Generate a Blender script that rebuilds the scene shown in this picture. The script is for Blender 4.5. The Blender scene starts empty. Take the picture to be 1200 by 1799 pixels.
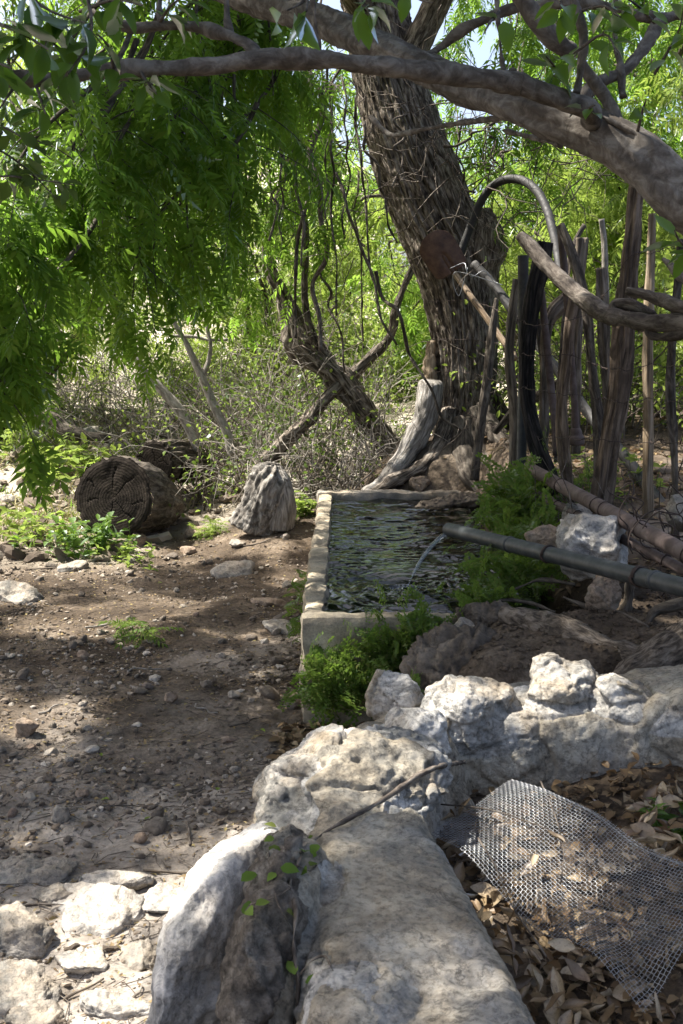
import bpy, bmesh, math, random
import numpy as np
from mathutils import Vector, Matrix
random.seed(7)
rng = np.random.default_rng(7)
R = math.radians
scene = bpy.context.scene
C = scene.collection

# ------------------------------------------------------------------ camera, sky, sun, exposure
CAM = np.array([0.0, 0.0, 1.6]); PITCH = R(8.5); FPX = 40.0 / 36.0 * 1799
cam_d = bpy.data.cameras.new('camera'); cam = bpy.data.objects.new('camera', cam_d); C.objects.link(cam)
cam.location = CAM; cam.rotation_euler = (R(90) - PITCH, 0, 0)
cam_d.sensor_fit = 'VERTICAL'; cam_d.sensor_height = 36; cam_d.lens = 40
cam_d.clip_start = 0.05; cam_d.clip_end = 600
cam_d.dof.use_dof = True; cam_d.dof.focus_distance = 6.2; cam_d.dof.aperture_fstop = 14
scene.camera = cam
SUN = np.array([-0.50, 0.15, 0.853]); SUN = SUN / np.linalg.norm(SUN)
w = bpy.data.worlds.new('World'); scene.world = w; w.use_nodes = True
nt = w.node_tree; bg = nt.nodes['Background']
sky = nt.nodes.new('ShaderNodeTexSky'); sky.sky_type = 'NISHITA'; sky.sun_disc = False
sky.sun_elevation = math.asin(SUN[2]); sky.sun_rotation = math.atan2(SUN[0], SUN[1])
sky.air_density = .8; sky.dust_density = 5.0; sky.ozone_density = .3
nt.links.new(sky.outputs[0], bg.inputs[0]); bg.inputs[1].default_value = 0.12
sl = bpy.data.lights.new('sun', 'SUN'); sl.energy = 5.0; sl.angle = R(0.55); sl.color = (1.0, 0.95, 0.87)
so = bpy.data.objects.new('sun', sl); C.objects.link(so)
so.rotation_euler = Vector(SUN).to_track_quat('Z', 'Y').to_euler(); so.location = (0, 0, 30)
scene.view_settings.view_transform = 'Standard'; scene.view_settings.look = 'None'
scene.view_settings.exposure = 1.65; scene.view_settings.gamma = 1
scene.render.engine = 'CYCLES'
scene.cycles.use_denoising = True
scene.cycles.max_bounces = 8; scene.cycles.diffuse_bounces = 4; scene.cycles.transparent_max_bounces = 12
scene.cycles.sample_clamp_indirect = 6.0; scene.cycles.caustics_reflective = False; scene.cycles.caustics_refractive = False

# ------------------------------------------------------------------ helpers
def P(px, py, Y):
    """point at depth Y seen at photo pixel (px, py)"""
    c, s = math.cos(PITCH), math.sin(PITCH)
    u, v = (px - 600) / FPX, (899.5 - py) / FPX
    d = np.array([u, c + v * s, -s + v * c])
    return CAM + d * (Y / d[1])
def G(px, py, z):
    """point at height z seen at photo pixel (px, py)"""
    c, s = math.cos(PITCH), math.sin(PITCH)
    u, v = (px - 600) / FPX, (899.5 - py) / FPX
    d = np.array([u, c + v * s, -s + v * c])
    return CAM + d * ((z - CAM[2]) / d[2])
def sstep(a, b, x):
    t = np.clip((np.asarray(x, float) - a) / (b - a), 0, 1); return t * t * (3 - 2 * t)
def vnoise(p, seed=0):
    p = np.asarray(p, float); f = np.floor(p); t = p - f; t = t * t * t * (t * (t * 6 - 15) + 10)
    i = f.astype(np.int64).astype(np.uint32)
    res = 0
    with np.errstate(over='ignore'):
        for dx in (0, 1):
            for dy in (0, 1):
                for dz in (0, 1):
                    h = (i[:, 0] + np.uint32(dx)) * np.uint32(374761393) + (i[:, 1] + np.uint32(dy)) * np.uint32(668265263) \
                        + (i[:, 2] + np.uint32(dz)) * np.uint32(2246822519) + np.uint32((seed * 974711 + 12345) & 0xffffffff)
                    h = (h ^ (h >> np.uint32(13))) * np.uint32(1274126177); h = (h ^ (h >> np.uint32(15))) * np.uint32(2654435761); h ^= h >> np.uint32(16)
                    wgt = (t[:, 0] if dx else 1 - t[:, 0]) * (t[:, 1] if dy else 1 - t[:, 1]) * (t[:, 2] if dz else 1 - t[:, 2])
                    res = res + wgt * (h.astype(float) / 2147483648.0 - 1)
    return res
def fbm(p, seed=0, octv=4, gain=.5):
    p = np.asarray(p, float); a = 1.0; r = 0
    for o in range(octv):
        r = r + a * vnoise(p * 2 ** o + o * 17.3, seed + o); a *= gain
    return r
def ridged(p, seed=0, octv=3):
    p = np.asarray(p, float); a = 1.0; r = 0
    for o in range(octv):
        r = r + a * (1 - 2 * np.abs(vnoise(p * 2 ** o + o * 9.1, seed + o))); a *= .5
    return r

def hash3(i, k):
    with np.errstate(over='ignore'):
        u = i.astype(np.int64).astype(np.uint32)
        h = u[:, 0] * np.uint32(374761393) + u[:, 1] * np.uint32(668265263) + u[:, 2] * np.uint32(2246822519) + np.uint32((k * 974711 + 777) & 0xffffffff)
        h = (h ^ (h >> np.uint32(13))) * np.uint32(1274126177); h = (h ^ (h >> np.uint32(15))) * np.uint32(2654435761); h ^= h >> np.uint32(16)
    return h.astype(float) / 4294967296.0
def fracture(p, seed=0):
    """broken-rock relief: each cell is a tilted flat; also the closeness to a cell border"""
    p = np.asarray(p, float); p = p + .22 * np.stack([fbm(p * 1.3, seed + k, 2) for k in (50, 51, 52)], -1); f = np.floor(p)
    d1 = np.full(len(p), 9.); d2 = np.full(len(p), 9.); t = np.zeros(len(p))
    for a in (-1, 0, 1):
        for b in (-1, 0, 1):
            for c in (-1, 0, 1):
                i = f + np.array([a, b, c]); q = i + np.stack([hash3(i, seed + k) for k in (1, 2, 3)], -1); v = p - q; d = np.linalg.norm(v, axis=1)
                tl = (v * (np.stack([hash3(i, seed + k) for k in (4, 5, 6)], -1) - .5)).sum(1) + .35 * (hash3(i, seed + 7) - .5)
                nw = d < d1; d2 = np.where(nw, d1, np.minimum(d2, d)); t = np.where(nw, tl, t); d1 = np.where(nw, d, d1)
    return t, np.exp(-((d2 - d1) / .05) ** 2)
class MB:
    """collects quads and triangles, links them as one mesh object"""
    def __init__(s): s.v = []; s.q = []; s.t = []; s.qm = []; s.tm = []; s.tc = []; s.n = 0
    def add(s, V, Q=None, T=None, tc=None, mi=0):
        V = np.asarray(V, float).reshape(-1, 3)
        s.v.append(V); s.tc.append(np.asarray(tc, float).reshape(-1, 3) if tc is not None else V)
        if Q is not None and len(Q): s.q.append(np.asarray(Q, np.int64).reshape(-1, 4) + s.n); s.qm.append(np.full(len(s.q[-1]), mi))
        if T is not None and len(T): s.t.append(np.asarray(T, np.int64).reshape(-1, 3) + s.n); s.tm.append(np.full(len(s.t[-1]), mi))
        s.n += len(V)
    def build(s, name, mats, parent=None, smooth=True, loc=None):
        V = np.concatenate(s.v) if s.v else np.zeros((0, 3))
        tc = np.concatenate(s.tc)
        if loc is not None: V = V - np.asarray(loc)
        Q = np.concatenate(s.q) if s.q else np.zeros((0, 4), np.int64); T = np.concatenate(s.t) if s.t else np.zeros((0, 3), np.int64)
        me = bpy.data.meshes.new(name); me.vertices.add(len(V)); me.vertices.foreach_set('co', V.astype(np.float32).ravel())
        nl = len(Q) * 4 + len(T) * 3
        me.loops.add(nl); me.loops.foreach_set('vertex_index', np.concatenate([Q.ravel(), T.ravel()]).astype(np.int32))
        me.polygons.add(len(Q) + len(T))
        me.polygons.foreach_set('loop_start', np.concatenate([np.arange(len(Q)) * 4, len(Q) * 4 + np.arange(len(T)) * 3]).astype(np.int32))
        me.polygons.foreach_set('use_smooth', np.full(len(Q) + len(T), smooth))
        if not isinstance(mats, (list, tuple)): mats = [mats]
        for m in mats: me.materials.append(m)
        if len(mats) > 1: me.polygons.foreach_set('material_index', np.concatenate(s.qm + s.tm).astype(np.int32))
        a = me.attributes.new('tc', 'FLOAT_VECTOR', 'POINT'); a.data.foreach_set('vector', tc.astype(np.float32).ravel())
        me.update(calc_edges=True); me.validate()
        o = bpy.data.objects.new(name, me); C.objects.link(o)
        if loc is not None: o.location = loc
        if parent is not None:
            o.parent = parent
            if loc is None: o.location = -np.asarray(parent.location)   # mesh data is in world space
        return o
def tag(o, label=None, cat=None, group=None, kind=None):
    if label: o['label'] = label
    if cat: o['category'] = cat
    if group: o['group'] = group
    if kind: o['kind'] = kind
    return o
def empty(name, loc, label, cat, group=None):
    o = bpy.data.objects.new(name, None); C.objects.link(o); o.location = loc; o.empty_display_size = .1
    return tag(o, label, cat, group)
def dup(o, loc, rot=(0, 0, 0), sc=(1, 1, 1)):
    c = o.copy(); C.objects.link(c); c.location = loc; c.rotation_euler = rot; c.scale = sc; return c

def resample(pts, step, closed=False):
    pts = np.asarray(pts, float); n = len(pts)
    k = pts.shape[1]
    ext = np.vstack([2 * pts[0] - pts[1], pts, 2 * pts[-1] - pts[-2]])
    out = []
    for i in range(n - 1):
        p0, p1, p2, p3 = ext[i], ext[i + 1], ext[i + 2], ext[i + 3]
        m = max(1, int(math.ceil(np.linalg.norm((p2 - p1)[:3]) / step)))
        t = np.arange(m)[:, None] / m
        out.append(.5 * ((2 * p1) + (-p0 + p2) * t + (2 * p0 - 5 * p1 + 4 * p2 - p3) * t ** 2 + (-p0 + 3 * p1 - 3 * p2 + p3) * t ** 3))
    out.append(pts[-1:]); return np.vstack(out)
def frames_along(Pp):
    n = len(Pp); T = np.gradient(Pp, axis=0); T /= np.maximum(np.linalg.norm(T, axis=1, keepdims=True), 1e-9)
    a = np.array([0, 0, 1.0]) if abs(T[0, 2]) < .9 else np.array([1.0, 0, 0])
    N = np.zeros_like(Pp); x = np.cross(T[0], a); N[0] = x / np.linalg.norm(x)
    for i in range(1, n):
        v = N[i - 1] - T[i] * np.dot(N[i - 1], T[i]); N[i] = v / max(np.linalg.norm(v), 1e-9)
    return T, N, np.cross(T, N)
def sweep(mb, pts, rad, n=8, step=.05, disp=None, caps=True, mi=0, sharp_step=False):
    """tube along pts (world), rad per point; disp(tc, ang, L, r) gives a radial offset"""
    pts = np.asarray(pts, float); rad = np.broadcast_to(np.asarray(rad, float), (len(pts),))
    A = resample(np.hstack([pts, rad[:, None]]), step); Pp, r = A[:, :3], np.maximum(A[:, 3], .0004)
    T, N, B = frames_along(Pp)
    L = np.concatenate([[0], np.cumsum(np.linalg.norm(np.diff(Pp, axis=0), axis=1))])
    m = len(Pp); ang = np.arange(n) * 2 * np.pi / n
    ca, sa = np.cos(ang), np.sin(ang)
    rr = np.repeat(r[:, None], n, 1)
    tc = np.stack([rr * ca, rr * sa, np.repeat(L[:, None], n, 1)], -1)
    if disp is not None:
        rr = rr + disp(tc.reshape(-1, 3), np.tile(ang, m), np.repeat(L, n), rr.ravel()).reshape(m, n)
    V = Pp[:, None, :] + rr[..., None] * (N[:, None, :] * ca[None, :, None] + B[:, None, :] * sa[None, :, None])
    i = np.arange(m - 1)[:, None] * n; j = np.arange(n)[None, :]; j2 = (j + 1) % n
    Q = np.stack([i + j, i + j2, i + n + j2, i + n + j], -1).reshape(-1, 4)
    V = V.reshape(-1, 3); tcf = tc.reshape(-1, 3); Tt = []
    if caps:
        k = len(V); V = np.vstack([V, Pp[:1], Pp[-1:]]); tcf = np.vstack([tcf, [[0, 0, 0]], [[0, 0, L[-1]]]])
        jj = np.arange(n); j2 = (jj + 1) % n
        Tt = np.vstack([np.stack([np.full(n, k), j2, jj], -1), np.stack([np.full(n, k + 1), (m - 1) * n + jj, (m - 1) * n + j2], -1)])
    mb.add(V, Q, Tt, tcf, mi)
def px_path(lst):
    """[(px, py, Y, width_px)] -> points and radii"""
    pts = np.array([P(a, b, y) for a, b, y, *_ in lst])
    rad = np.array([l[3] / FPX * l[2] / 2 for l in lst]) if len(lst[0]) > 3 else None
    return pts, rad
def lumpy(seed, a1, s1, a2=0., s2=30.):
    def f(tc, ang, L, r):
        d = a1 * fbm(tc * s1, seed, 3)
        if a2: d = d + a2 * fbm(tc * s2, seed + 5, 2)
        return d
    return f
def ico(sub):
    bm = bmesh.new(); bmesh.ops.create_icosphere(bm, subdivisions=sub, radius=1)
    V = np.array([v.co[:] for v in bm.verts]); F = np.array([[v.index for v in f.verts] for f in bm.faces]); bm.free(); return V, F
ICO = {k: ico(k) for k in (1, 2, 3, 4, 5, 6)}
def rotm(rx, ry, rz):
    return np.array(Matrix.Rotation(rz, 3, 'Z') @ Matrix.Rotation(ry, 3, 'Y') @ Matrix.Rotation(rx, 3, 'X'))
def rock_shape(seed, dims, sub=4, planes=14, sharp=9, rough=.05, fine=.02, scale=1.0, lo=.62, chips=30, chip=(.66, .96), frac=1.0):
    V, F = ICO[sub]; g = np.random.default_rng(seed)
    nrm = g.normal(size=(planes, 3)); nrm /= np.linalg.norm(nrm, axis=1, keepdims=True); off = g.uniform(lo, 1.0, planes)
    d = np.maximum(V @ nrm.T, 0) / off
    d = np.hstack([d, np.ones((len(V), 1)) / 1.08])
    r = (d ** sharp).sum(1) ** (-1 / sharp)
    W = V * r[:, None] * np.asarray(dims)
    s = float(np.mean(dims))
    if sub >= 3:
        for k in range(chips):                     # broken flat faces
            nn = g.normal(size=3); nn /= np.linalg.norm(nn); pr = W @ nn; o = pr.max() * g.uniform(*chip)
            W = W - np.maximum(0, pr - o)[:, None] * nn * .92
        W = W + V * (s * rough * .6 * fbm(W / s * 1.7 * scale, seed, 5))[:, None] + V * (s * fine * ridged(W / s * 5 * scale, seed + 3, 3))[:, None]
        if sub >= 5 and frac:
            for sc_, am in ((1.5, .13), (4.2, .05)):
                t_, e_ = fracture(W / s * sc_ * np.array([1, 1, 1.5]) + seed, seed); W = W + V * (s * frac * (am * t_ - am * .12 * e_))[:, None]
        ck = np.abs(fbm(W / s * 1.1 + .15 * fbm(W / s * 5, seed + 2, 2)[:, None], seed + 11, 2))
        W = W - V * (s * fine * 2.2 * np.exp(-(ck / .022) ** 2))[:, None]
        lay = fbm(np.stack([W[:, 0] / s * .8, W[:, 1] / s * .8, W[:, 2] / s * 5 + W[:, 0] / s * 1.2], -1), seed + 21, 3)
        W = W + V * (s * fine * .8 * lay)[:, None]
    return W, F
def rock(name, mat, loc, dims, seed, rot=(0, 0, 0), parent=None, smooth=True, **k):
    W, F = rock_shape(seed, dims, **k); mb = MB(); mb.add(W @ rotm(*rot).T + np.asarray(loc), None, F)
    return mb.build(name, mat, parent, smooth, loc=loc if parent is None else None)

# ------------------------------------------------------------------ materials
class NT:
    def __init__(s, name):
        s.m = bpy.data.materials.new(name); s.m.use_nodes = True; s.t = s.m.node_tree; s.N = s.t.nodes; s.bs = s.N['Principled BSDF']; s.out = s.N['Material Output']
    def n(s, typ, ins=None, **props):
        x = s.N.new('ShaderNode' + typ)
        for k, v in props.items(): setattr(x, k, v)
        for k, v in (ins or {}).items(): s.put(x.inputs[k], v)
        return x
    def put(s, sock, v):
        if isinstance(v, bpy.types.NodeSocket): s.t.links.new(v, sock)
        elif isinstance(v, (tuple, list)) and sock.type == 'RGBA' and len(v) == 3: sock.default_value = (*v, 1)
        else: sock.default_value = v
    def obj(s): return s.n('TexCoord').outputs['Object']
    def tc(s): return s.n('Attribute', attribute_name='tc').outputs['Vector']
    def map(s, v, sc, loc=(0, 0, 0)):
        if not isinstance(sc, (tuple, list)): sc = (sc, sc, sc)
        return s.n('Mapping', {'Vector': v, 'Scale': sc, 'Location': loc}).outputs[0]
    def noise(s, v, sc, det=5, rough=.55, dist=0.):
        return s.n('TexNoise', {'Vector': v, 'Scale': sc, 'Detail': det, 'Roughness': rough, 'Distortion': dist}).outputs['Fac']
    def vor(s, v, sc, feat='F1', rnd=1.0): return s.n('TexVoronoi', {'Vector': v, 'Scale': sc, 'Randomness': rnd}, feature=feat).outputs['Distance']
    def ramp(s, f, stops, interp='LINEAR'):
        x = s.n('ValToRGB', {'Fac': f}); x.color_ramp.interpolation = interp; e = x.color_ramp.elements
        while len(e) < len(stops): e.new(.5)
        for el, (p, c) in zip(e, stops):
            el.position = p; el.color = (*c, 1) if isinstance(c, (tuple, list)) else (c, c, c, 1)
        return x.outputs[0]
    def mix(s, f, a, b, mode='MIX'):
        x = s.n('Mix', data_type='RGBA', blend_type=mode); s.put(x.inputs[0], f); s.put(x.inputs[6], a); s.put(x.inputs[7], b); return x.outputs[2]
    def math(s, op, a, b=0.5):
        x = s.n('Math', operation=op); s.put(x.inputs[0], a); s.put(x.inputs[1], b); return x.outputs[0]
    def bump(s, h, strength=.5, dist=.01, normal=None):
        x = s.n('Bump', {'Height': h, 'Strength': strength, 'Distance': dist})
        if normal is not None: s.put(x.inputs['Normal'], normal)
        return x.outputs[0]
    def fin(s, col, rough=.85, normal=None, spec=.3, metal=0.):
        s.put(s.bs.inputs['Base Color'], col); s.put(s.bs.inputs['Roughness'], rough); s.bs.inputs['Specular IOR Level'].default_value = spec
        s.put(s.bs.inputs['Metallic'], metal)
        if normal is not None: s.put(s.bs.inputs['Normal'], normal)
        return s.m

def mat_rock(name, stops, tint, tint_amt=.5, blotch=(.30, .29, .27), bl_lo=.52, bl_hi=.66, sc=1.0, bstr=.7):
    a = NT(name); o = a.obj()
    base = a.ramp(a.noise(o, 5 * sc, 8, .6, .6), stops)
    t = a.ramp(a.noise(a.map(o, sc, (3, 1, 7)), 3.2, 4, .6), [(.45, 0.), (.62, 1.)])
    base = a.mix(a.math('MULTIPLY', t, tint_amt), base, tint)
    b = a.ramp(a.noise(a.map(o, sc, (9, 4, 2)), 4.0, 9, .68, .4), [(bl_lo, 0.), (bl_hi, 1.)])
    base = a.mix(a.math('MULTIPLY', b, .75), base, blotch)
    sp = a.ramp(a.noise(o, 55 * sc, 7, .78), [(.36, .4), (.52, 1.08)])
    base = a.mix(.8, base, sp, 'MULTIPLY')
    cr = a.ramp(a.math('ABSOLUTE', a.math('SUBTRACT', a.noise(o, 2.6 * sc, 9, .62, 1.0), .5)), [(0., .35), (.012, 1.)])
    base = a.mix(.45, base, cr, 'MULTIPLY')
    nb = a.bump(a.noise(o, 14 * sc, 10, .65, .3), bstr, .03 / sc)
    nb = a.bump(a.noise(o, 90 * sc, 6, .7), .5, .006 / sc, nb)
    nb = a.bump(cr, .35, .008 / sc, nb)
    return a.fin(base, .82, nb, .25)
rock_pale = mat_rock('pale limestone', [(.28, (.18, .172, .16)), (.43, (.39, .37, .34)), (.55, (.60, .57, .525)), (.70, (.74, .71, .66))], (.38, .30, .20), .5, (.19, .19, .185), .48, .60)
rock_grey = mat_rock('grey limestone', [(.28, (.11, .105, .095)), (.45, (.25, .235, .21)), (.58, (.38, .36, .325)), (.72, (.52, .49, .45))], (.32, .25, .17), .55, (.14, .14, .13), .48, .60)
rock_tan = mat_rock('tan rock', [(.25, (.12, .10, .08)), (.45, (.24, .20, .16)), (.6, (.34, .29, .23)), (.75, (.43, .38, .31))], (.27, .17, .1), .5, (.13, .12, .1))
def mat_stone():
    a = NT('field stone'); o = a.obj(); r = a.n('ObjectInfo').outputs['Random']
    base = a.ramp(r, [(0., (.15, .12, .092)), (.3, (.23, .19, .148)), (.5, (.18, .15, .12)), (.7, (.29, .25, .20)), (.88, (.42, .375, .315)), (1., (.26, .18, .135))])
    base = a.mix(a.ramp(a.noise(o, 3, 6, .6), [(.4, 0.), (.65, .7)]), base, (.12, .1, .08))
    return a.fin(base, .9, a.bump(a.noise(o, 6, 8, .65), .6, .12), .2)
stone_m = mat_stone()
def mat_pebbles():
    a = NT('pebbles'); r = a.n('NewGeometry').outputs['Random Per Island']
    return a.fin(a.ramp(r, [(0., (.07, .054, .04)), (.4, (.13, .103, .078)), (.7, (.20, .165, .128)), (.9, (.31, .265, .21)), (1., (.46, .41, .345))]), .9, None, .2)
pebble_m = mat_pebbles()
def mat_ground():
    a = NT('dirt'); o = a.obj()
    soil = a.ramp(a.noise(o, 2.2, 8, .62, .3), [(.3, (.036, .027, .02)), (.46, (.085, .064, .045)), (.58, (.15, .116, .084)), (.72, (.25, .205, .155))])
    fine = a.ramp(a.noise(o, 55, 5, .7), [(.35, .5), (.65, 1.25)])
    soil = a.mix(.8, soil, fine, 'MULTIPLY')
    at = a.n('Attribute', attribute_name='sand').outputs['Fac']
    sand = a.ramp(a.noise(o, 7, 8, .65), [(.3, (.24, .20, .16)), (.5, (.42, .37, .315)), (.7, (.58, .53, .47))])
    sand = a.mix(.5, sand, fine, 'MULTIPLY')
    col = a.mix(a.math('MULTIPLY', at, a.ramp(a.noise(o, 3.1, 7, .6), [(.33, .35), (.55, 1.)])), soil, sand)
    gr = a.n('Attribute', attribute_name='hill').outputs['Fac']
    hill = a.ramp(a.noise(o, 1.3, 9, .65), [(.3, (.22, .19, .14)), (.5, (.42, .375, .30)), (.7, (.58, .53, .46))])
    col = a.mix(gr, col, hill)
    vc = a.vor(o, 34)
    nb = a.bump(a.noise(o, 18, 9, .7), .9, .03); nb = a.bump(a.noise(o, 110, 5, .7), .8, .006, nb); nb = a.bump(vc, .5, .01, nb)
    return a.fin(col, .95, nb, .12)
ground_m = mat_ground()
def mat_mortar(name, c0, c1, c2, bs=.5, dk=(.20, .19, .17)):
    a = NT(name); o = a.obj()
    base = a.ramp(a.noise(o, 6, 9, .62, .3), [(.3, c0), (.5, c1), (.7, c2)])
    base = a.mix(a.ramp(a.noise(a.map(o, 1, (5, 5, 1)), 3.0, 8, .65, .5), [(.46, 0.), (.60, .7)]), base, dk)
    base = a.mix(.6, base, a.ramp(a.noise(o, 130, 3, .7), [(.36, .55), (.5, 1.05)]), 'MULTIPLY')
    nb = a.bump(a.noise(o, 22, 9, .65), bs, .012); nb = a.bump(a.noise(o, 160, 4, .7), .5, .003, nb)
    return a.fin(base, .9, nb, .2)
mortar_m = mat_mortar('tan mortar', (.19, .16, .12), (.34, .295, .23), (.47, .425, .355), .8)
mortar_dk = mat_mortar('weathered mortar', (.14, .115, .085), (.27, .225, .17), (.40, .36, .29), .8)
earth_m = mat_mortar('rough earth and mortar', (.05, .040, .031), (.12, .098, .076), (.24, .20, .155), 1.0, (.075, .062, .048))
plaster_m = mat_mortar('trough plaster', (.15, .122, .085), (.34, .285, .20), (.50, .435, .32), .8, (.115, .105, .085))
def mat_bark(name, lo, mid, hi, sc=1.0, stretch=.22, bs=.9, spots=None, dist=.02):
    a = NT(name); t = a.tc(); m = a.map(t, (sc, sc, sc * stretch))
    f = a.noise(m, 16, 8, .65, .6)
    col = a.ramp(f, [(.38, lo), (.5, mid), (.62, hi)])
    col = a.mix(.6, col, a.ramp(a.noise(t, 5, 5, .6), [(.35, .55), (.65, 1.3)]), 'MULTIPLY')
    if spots: col = a.mix(a.ramp(a.noise(t, 9, 6, .6), [(.56, 0.), (.66, .8)]), col, spots)
    nb = a.bump(f, bs, dist); nb = a.bump(a.noise(a.map(t, (1, 1, .5)), 90, 4, .7), .4, .003, nb)
    return a.fin(col, .9, nb, .2)
bark_furrow = mat_bark('furrowed bark', (.028, .022, .017), (.13, .106, .083), (.30, .262, .215), 2.6, .2, 1.0)
bark_smooth = mat_bark('smooth grey bark', (.07, .058, .047), (.125, .107, .088), (.20, .18, .153), 1.6, .8, .8, (.06, .049, .038), .006)
bark_dark = mat_bark('dark bark', (.03, .025, .02), (.08, .066, .052), (.15, .13, .105), 2.0, .25, .8)
bark_pale = mat_bark('pale bark', (.16, .14, .115), (.26, .24, .20), (.38, .35, .31), 2.0, .4, .5)
bark_rail = mat_bark('grey rail bark', (.035, .028, .023), (.085, .07, .057), (.16, .138, .115), 1.6, .3, .8)
wood_grey = mat_bark('weathered grey wood', (.10, .09, .076), (.235, .215, .19), (.37, .35, .32), 3.5, .12, .9)
wood_brown = mat_bark('brown post wood', (.05, .036, .026), (.135, .10, .072), (.24, .185, .14), 2.4, .1, .9, (.07, .05, .035))
bark_root = mat_bark('old root bark', (.035, .028, .022), (.115, .092, .07), (.22, .185, .148), 3.0, .4, 1.0, (.07, .056, .043))
bark_stump = mat_bark('grey weathered bark', (.06, .052, .045), (.16, .145, .125), (.30, .28, .25), 2.2, .35, .9)
wood_tan = mat_bark('split tan wood', (.12, .085, .05), (.25, .19, .125), (.36, .29, .21), 3.0, .04, .9)
wood_grain = mat_bark('old grey brown wood', (.06, .05, .04), (.16, .13, .10), (.27, .23, .185), 2.6, .1, .9)
charred = mat_bark('charred wood', (.008, .008, .008), (.022, .02, .019), (.06, .052, .046), 2.5, .12, .9)
twig_m = mat_bark('twig bark', (.05, .04, .032), (.11, .09, .072), (.2, .175, .145), 4, .3, .3)
twig_pale = mat_bark('dry twigs', (.15, .13, .105), (.26, .235, .2), (.38, .35, .31), 4, .3, .3)
handle_m = mat_bark('shovel handle wood', (.16, .11, .07), (.30, .22, .145), (.40, .31, .22), 4, .05, .4)
def mat_rust(name, c0, c1, c2, metal=.2, rough=.75):
    a = NT(name); t = a.tc()
    col = a.ramp(a.noise(t, 14, 7, .65), [(.3, c0), (.5, c1), (.7, c2)])
    return a.fin(col, a.ramp(a.noise(t, 30, 4), [(.3, rough - .12), (.7, rough + .12)]), a.bump(a.noise(t, 120, 4, .6), .25, .002), .4, metal)
rust_m = mat_rust('rusty brown pipe', (.055, .037, .031), (.10, .073, .064), (.155, .122, .109))
rust_blade = mat_rust('rusted blade', (.05, .028, .02), (.095, .052, .032), (.15, .085, .05), .4, .6)
wire_rust = mat_rust('rusty wire', (.02, .014, .011), (.045, .03, .024), (.085, .06, .048), .2, .8)
poly_m = mat_rust('black plastic pipe', (.014, .018, .02), (.026, .031, .033), (.05, .055, .057), 0., .5)
hose_m = mat_rust('dull black hose', (.008, .008, .008), (.014, .0135, .013), (.026, .025, .024), 0., .68)
poly_grey = mat_rust('grey plastic pipe', (.022, .022, .022), (.042, .04, .038), (.075, .07, .066), 0., .7)
galv_m = mat_rust('galvanised wire', (.20, .205, .21), (.31, .315, .32), (.42, .43, .435), .8, .42)
def mat_leaf(name, cols, trans=.45, tcol=(.22, .42, .04), gloss=.06, rough=.4):
    a = NT(name); r = a.n('NewGeometry').outputs['Random Per Island']
    stops = [(i / max(1, len(cols) - 1), c) for i, c in enumerate(cols)]
    col = a.ramp(r, stops)
    a.N.remove(a.bs)
    d = a.n('BsdfDiffuse', {'Color': col}); tr = a.n('BsdfTranslucent', {'Color': a.mix(.5, a.mix(.0, col, col), tcol)}); g = a.n('BsdfGlossy', {'Color': (.8, .85, .9), 'Roughness': rough})
    m1 = a.n('MixShader', {0: trans, 1: d.outputs[0], 2: tr.outputs[0]})
    fr = a.n('LayerWeight', {'Blend': .25}).outputs['Fresnel']
    m2 = a.n('MixShader', {0: a.math('MULTIPLY', fr, gloss * 6), 1: m1.outputs[0], 2: g.outputs[0]})
    a.t.links.new(m2.outputs[0], a.out.inputs[0]); return a.m
leaf_pinnate = mat_leaf('feathery leaf', [(.04, .085, .014), (.075, .14, .02), (.12, .20, .03), (.055, .115, .014), (.15, .20, .035), (.05, .10, .018)], .6, (.33, .58, .06), .02)
leaf_broad = mat_leaf('broad leaf', [(.035, .07, .018), (.05, .10, .02), (.07, .13, .03), (.055, .09, .03)], .4, (.24, .46, .03), .08, .35)
leaf_light = mat_leaf('sunny leaf', [(.13, .19, .045), (.18, .25, .05), (.25, .31, .07), (.16, .22, .045)], .5, (.38, .52, .08), .02)
leaf_shrub = mat_leaf('shrub leaf', [(.045, .075, .022), (.065, .10, .028), (.10, .14, .035), (.05, .08, .025)], .4, (.25, .38, .05), .02)
leaf_fern = mat_leaf('fern leaf', [(.07, .125, .025), (.10, .165, .034), (.145, .21, .045), (.08, .14, .028), (.15, .16, .05), (.06, .11, .025)], .4, (.26, .42, .05), .01)
leaf_dry = mat_leaf('dry leaf', [(.085, .052, .028), (.15, .10, .054), (.22, .16, .09), (.12, .078, .042), (.28, .215, .13)], .15, (.35, .2, .08), .05)
litter_m = mat_leaf('litter', [(.10, .07, .045), (.19, .14, .085), (.30, .22, .11), (.14, .10, .07), (.34, .28, .12)], .15, (.3, .2, .08), .02)
straw_m = mat_leaf('dry grass', [(.24, .19, .11), (.34, .28, .17), (.16, .19, .05), (.40, .34, .22), (.12, .18, .04)], .3, (.4, .38, .12), .02)
grass_m = mat_leaf('green grass blade', [(.08, .16, .02), (.12, .21, .03), (.2, .26, .06)], .4, (.25, .42, .04), .04)

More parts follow.
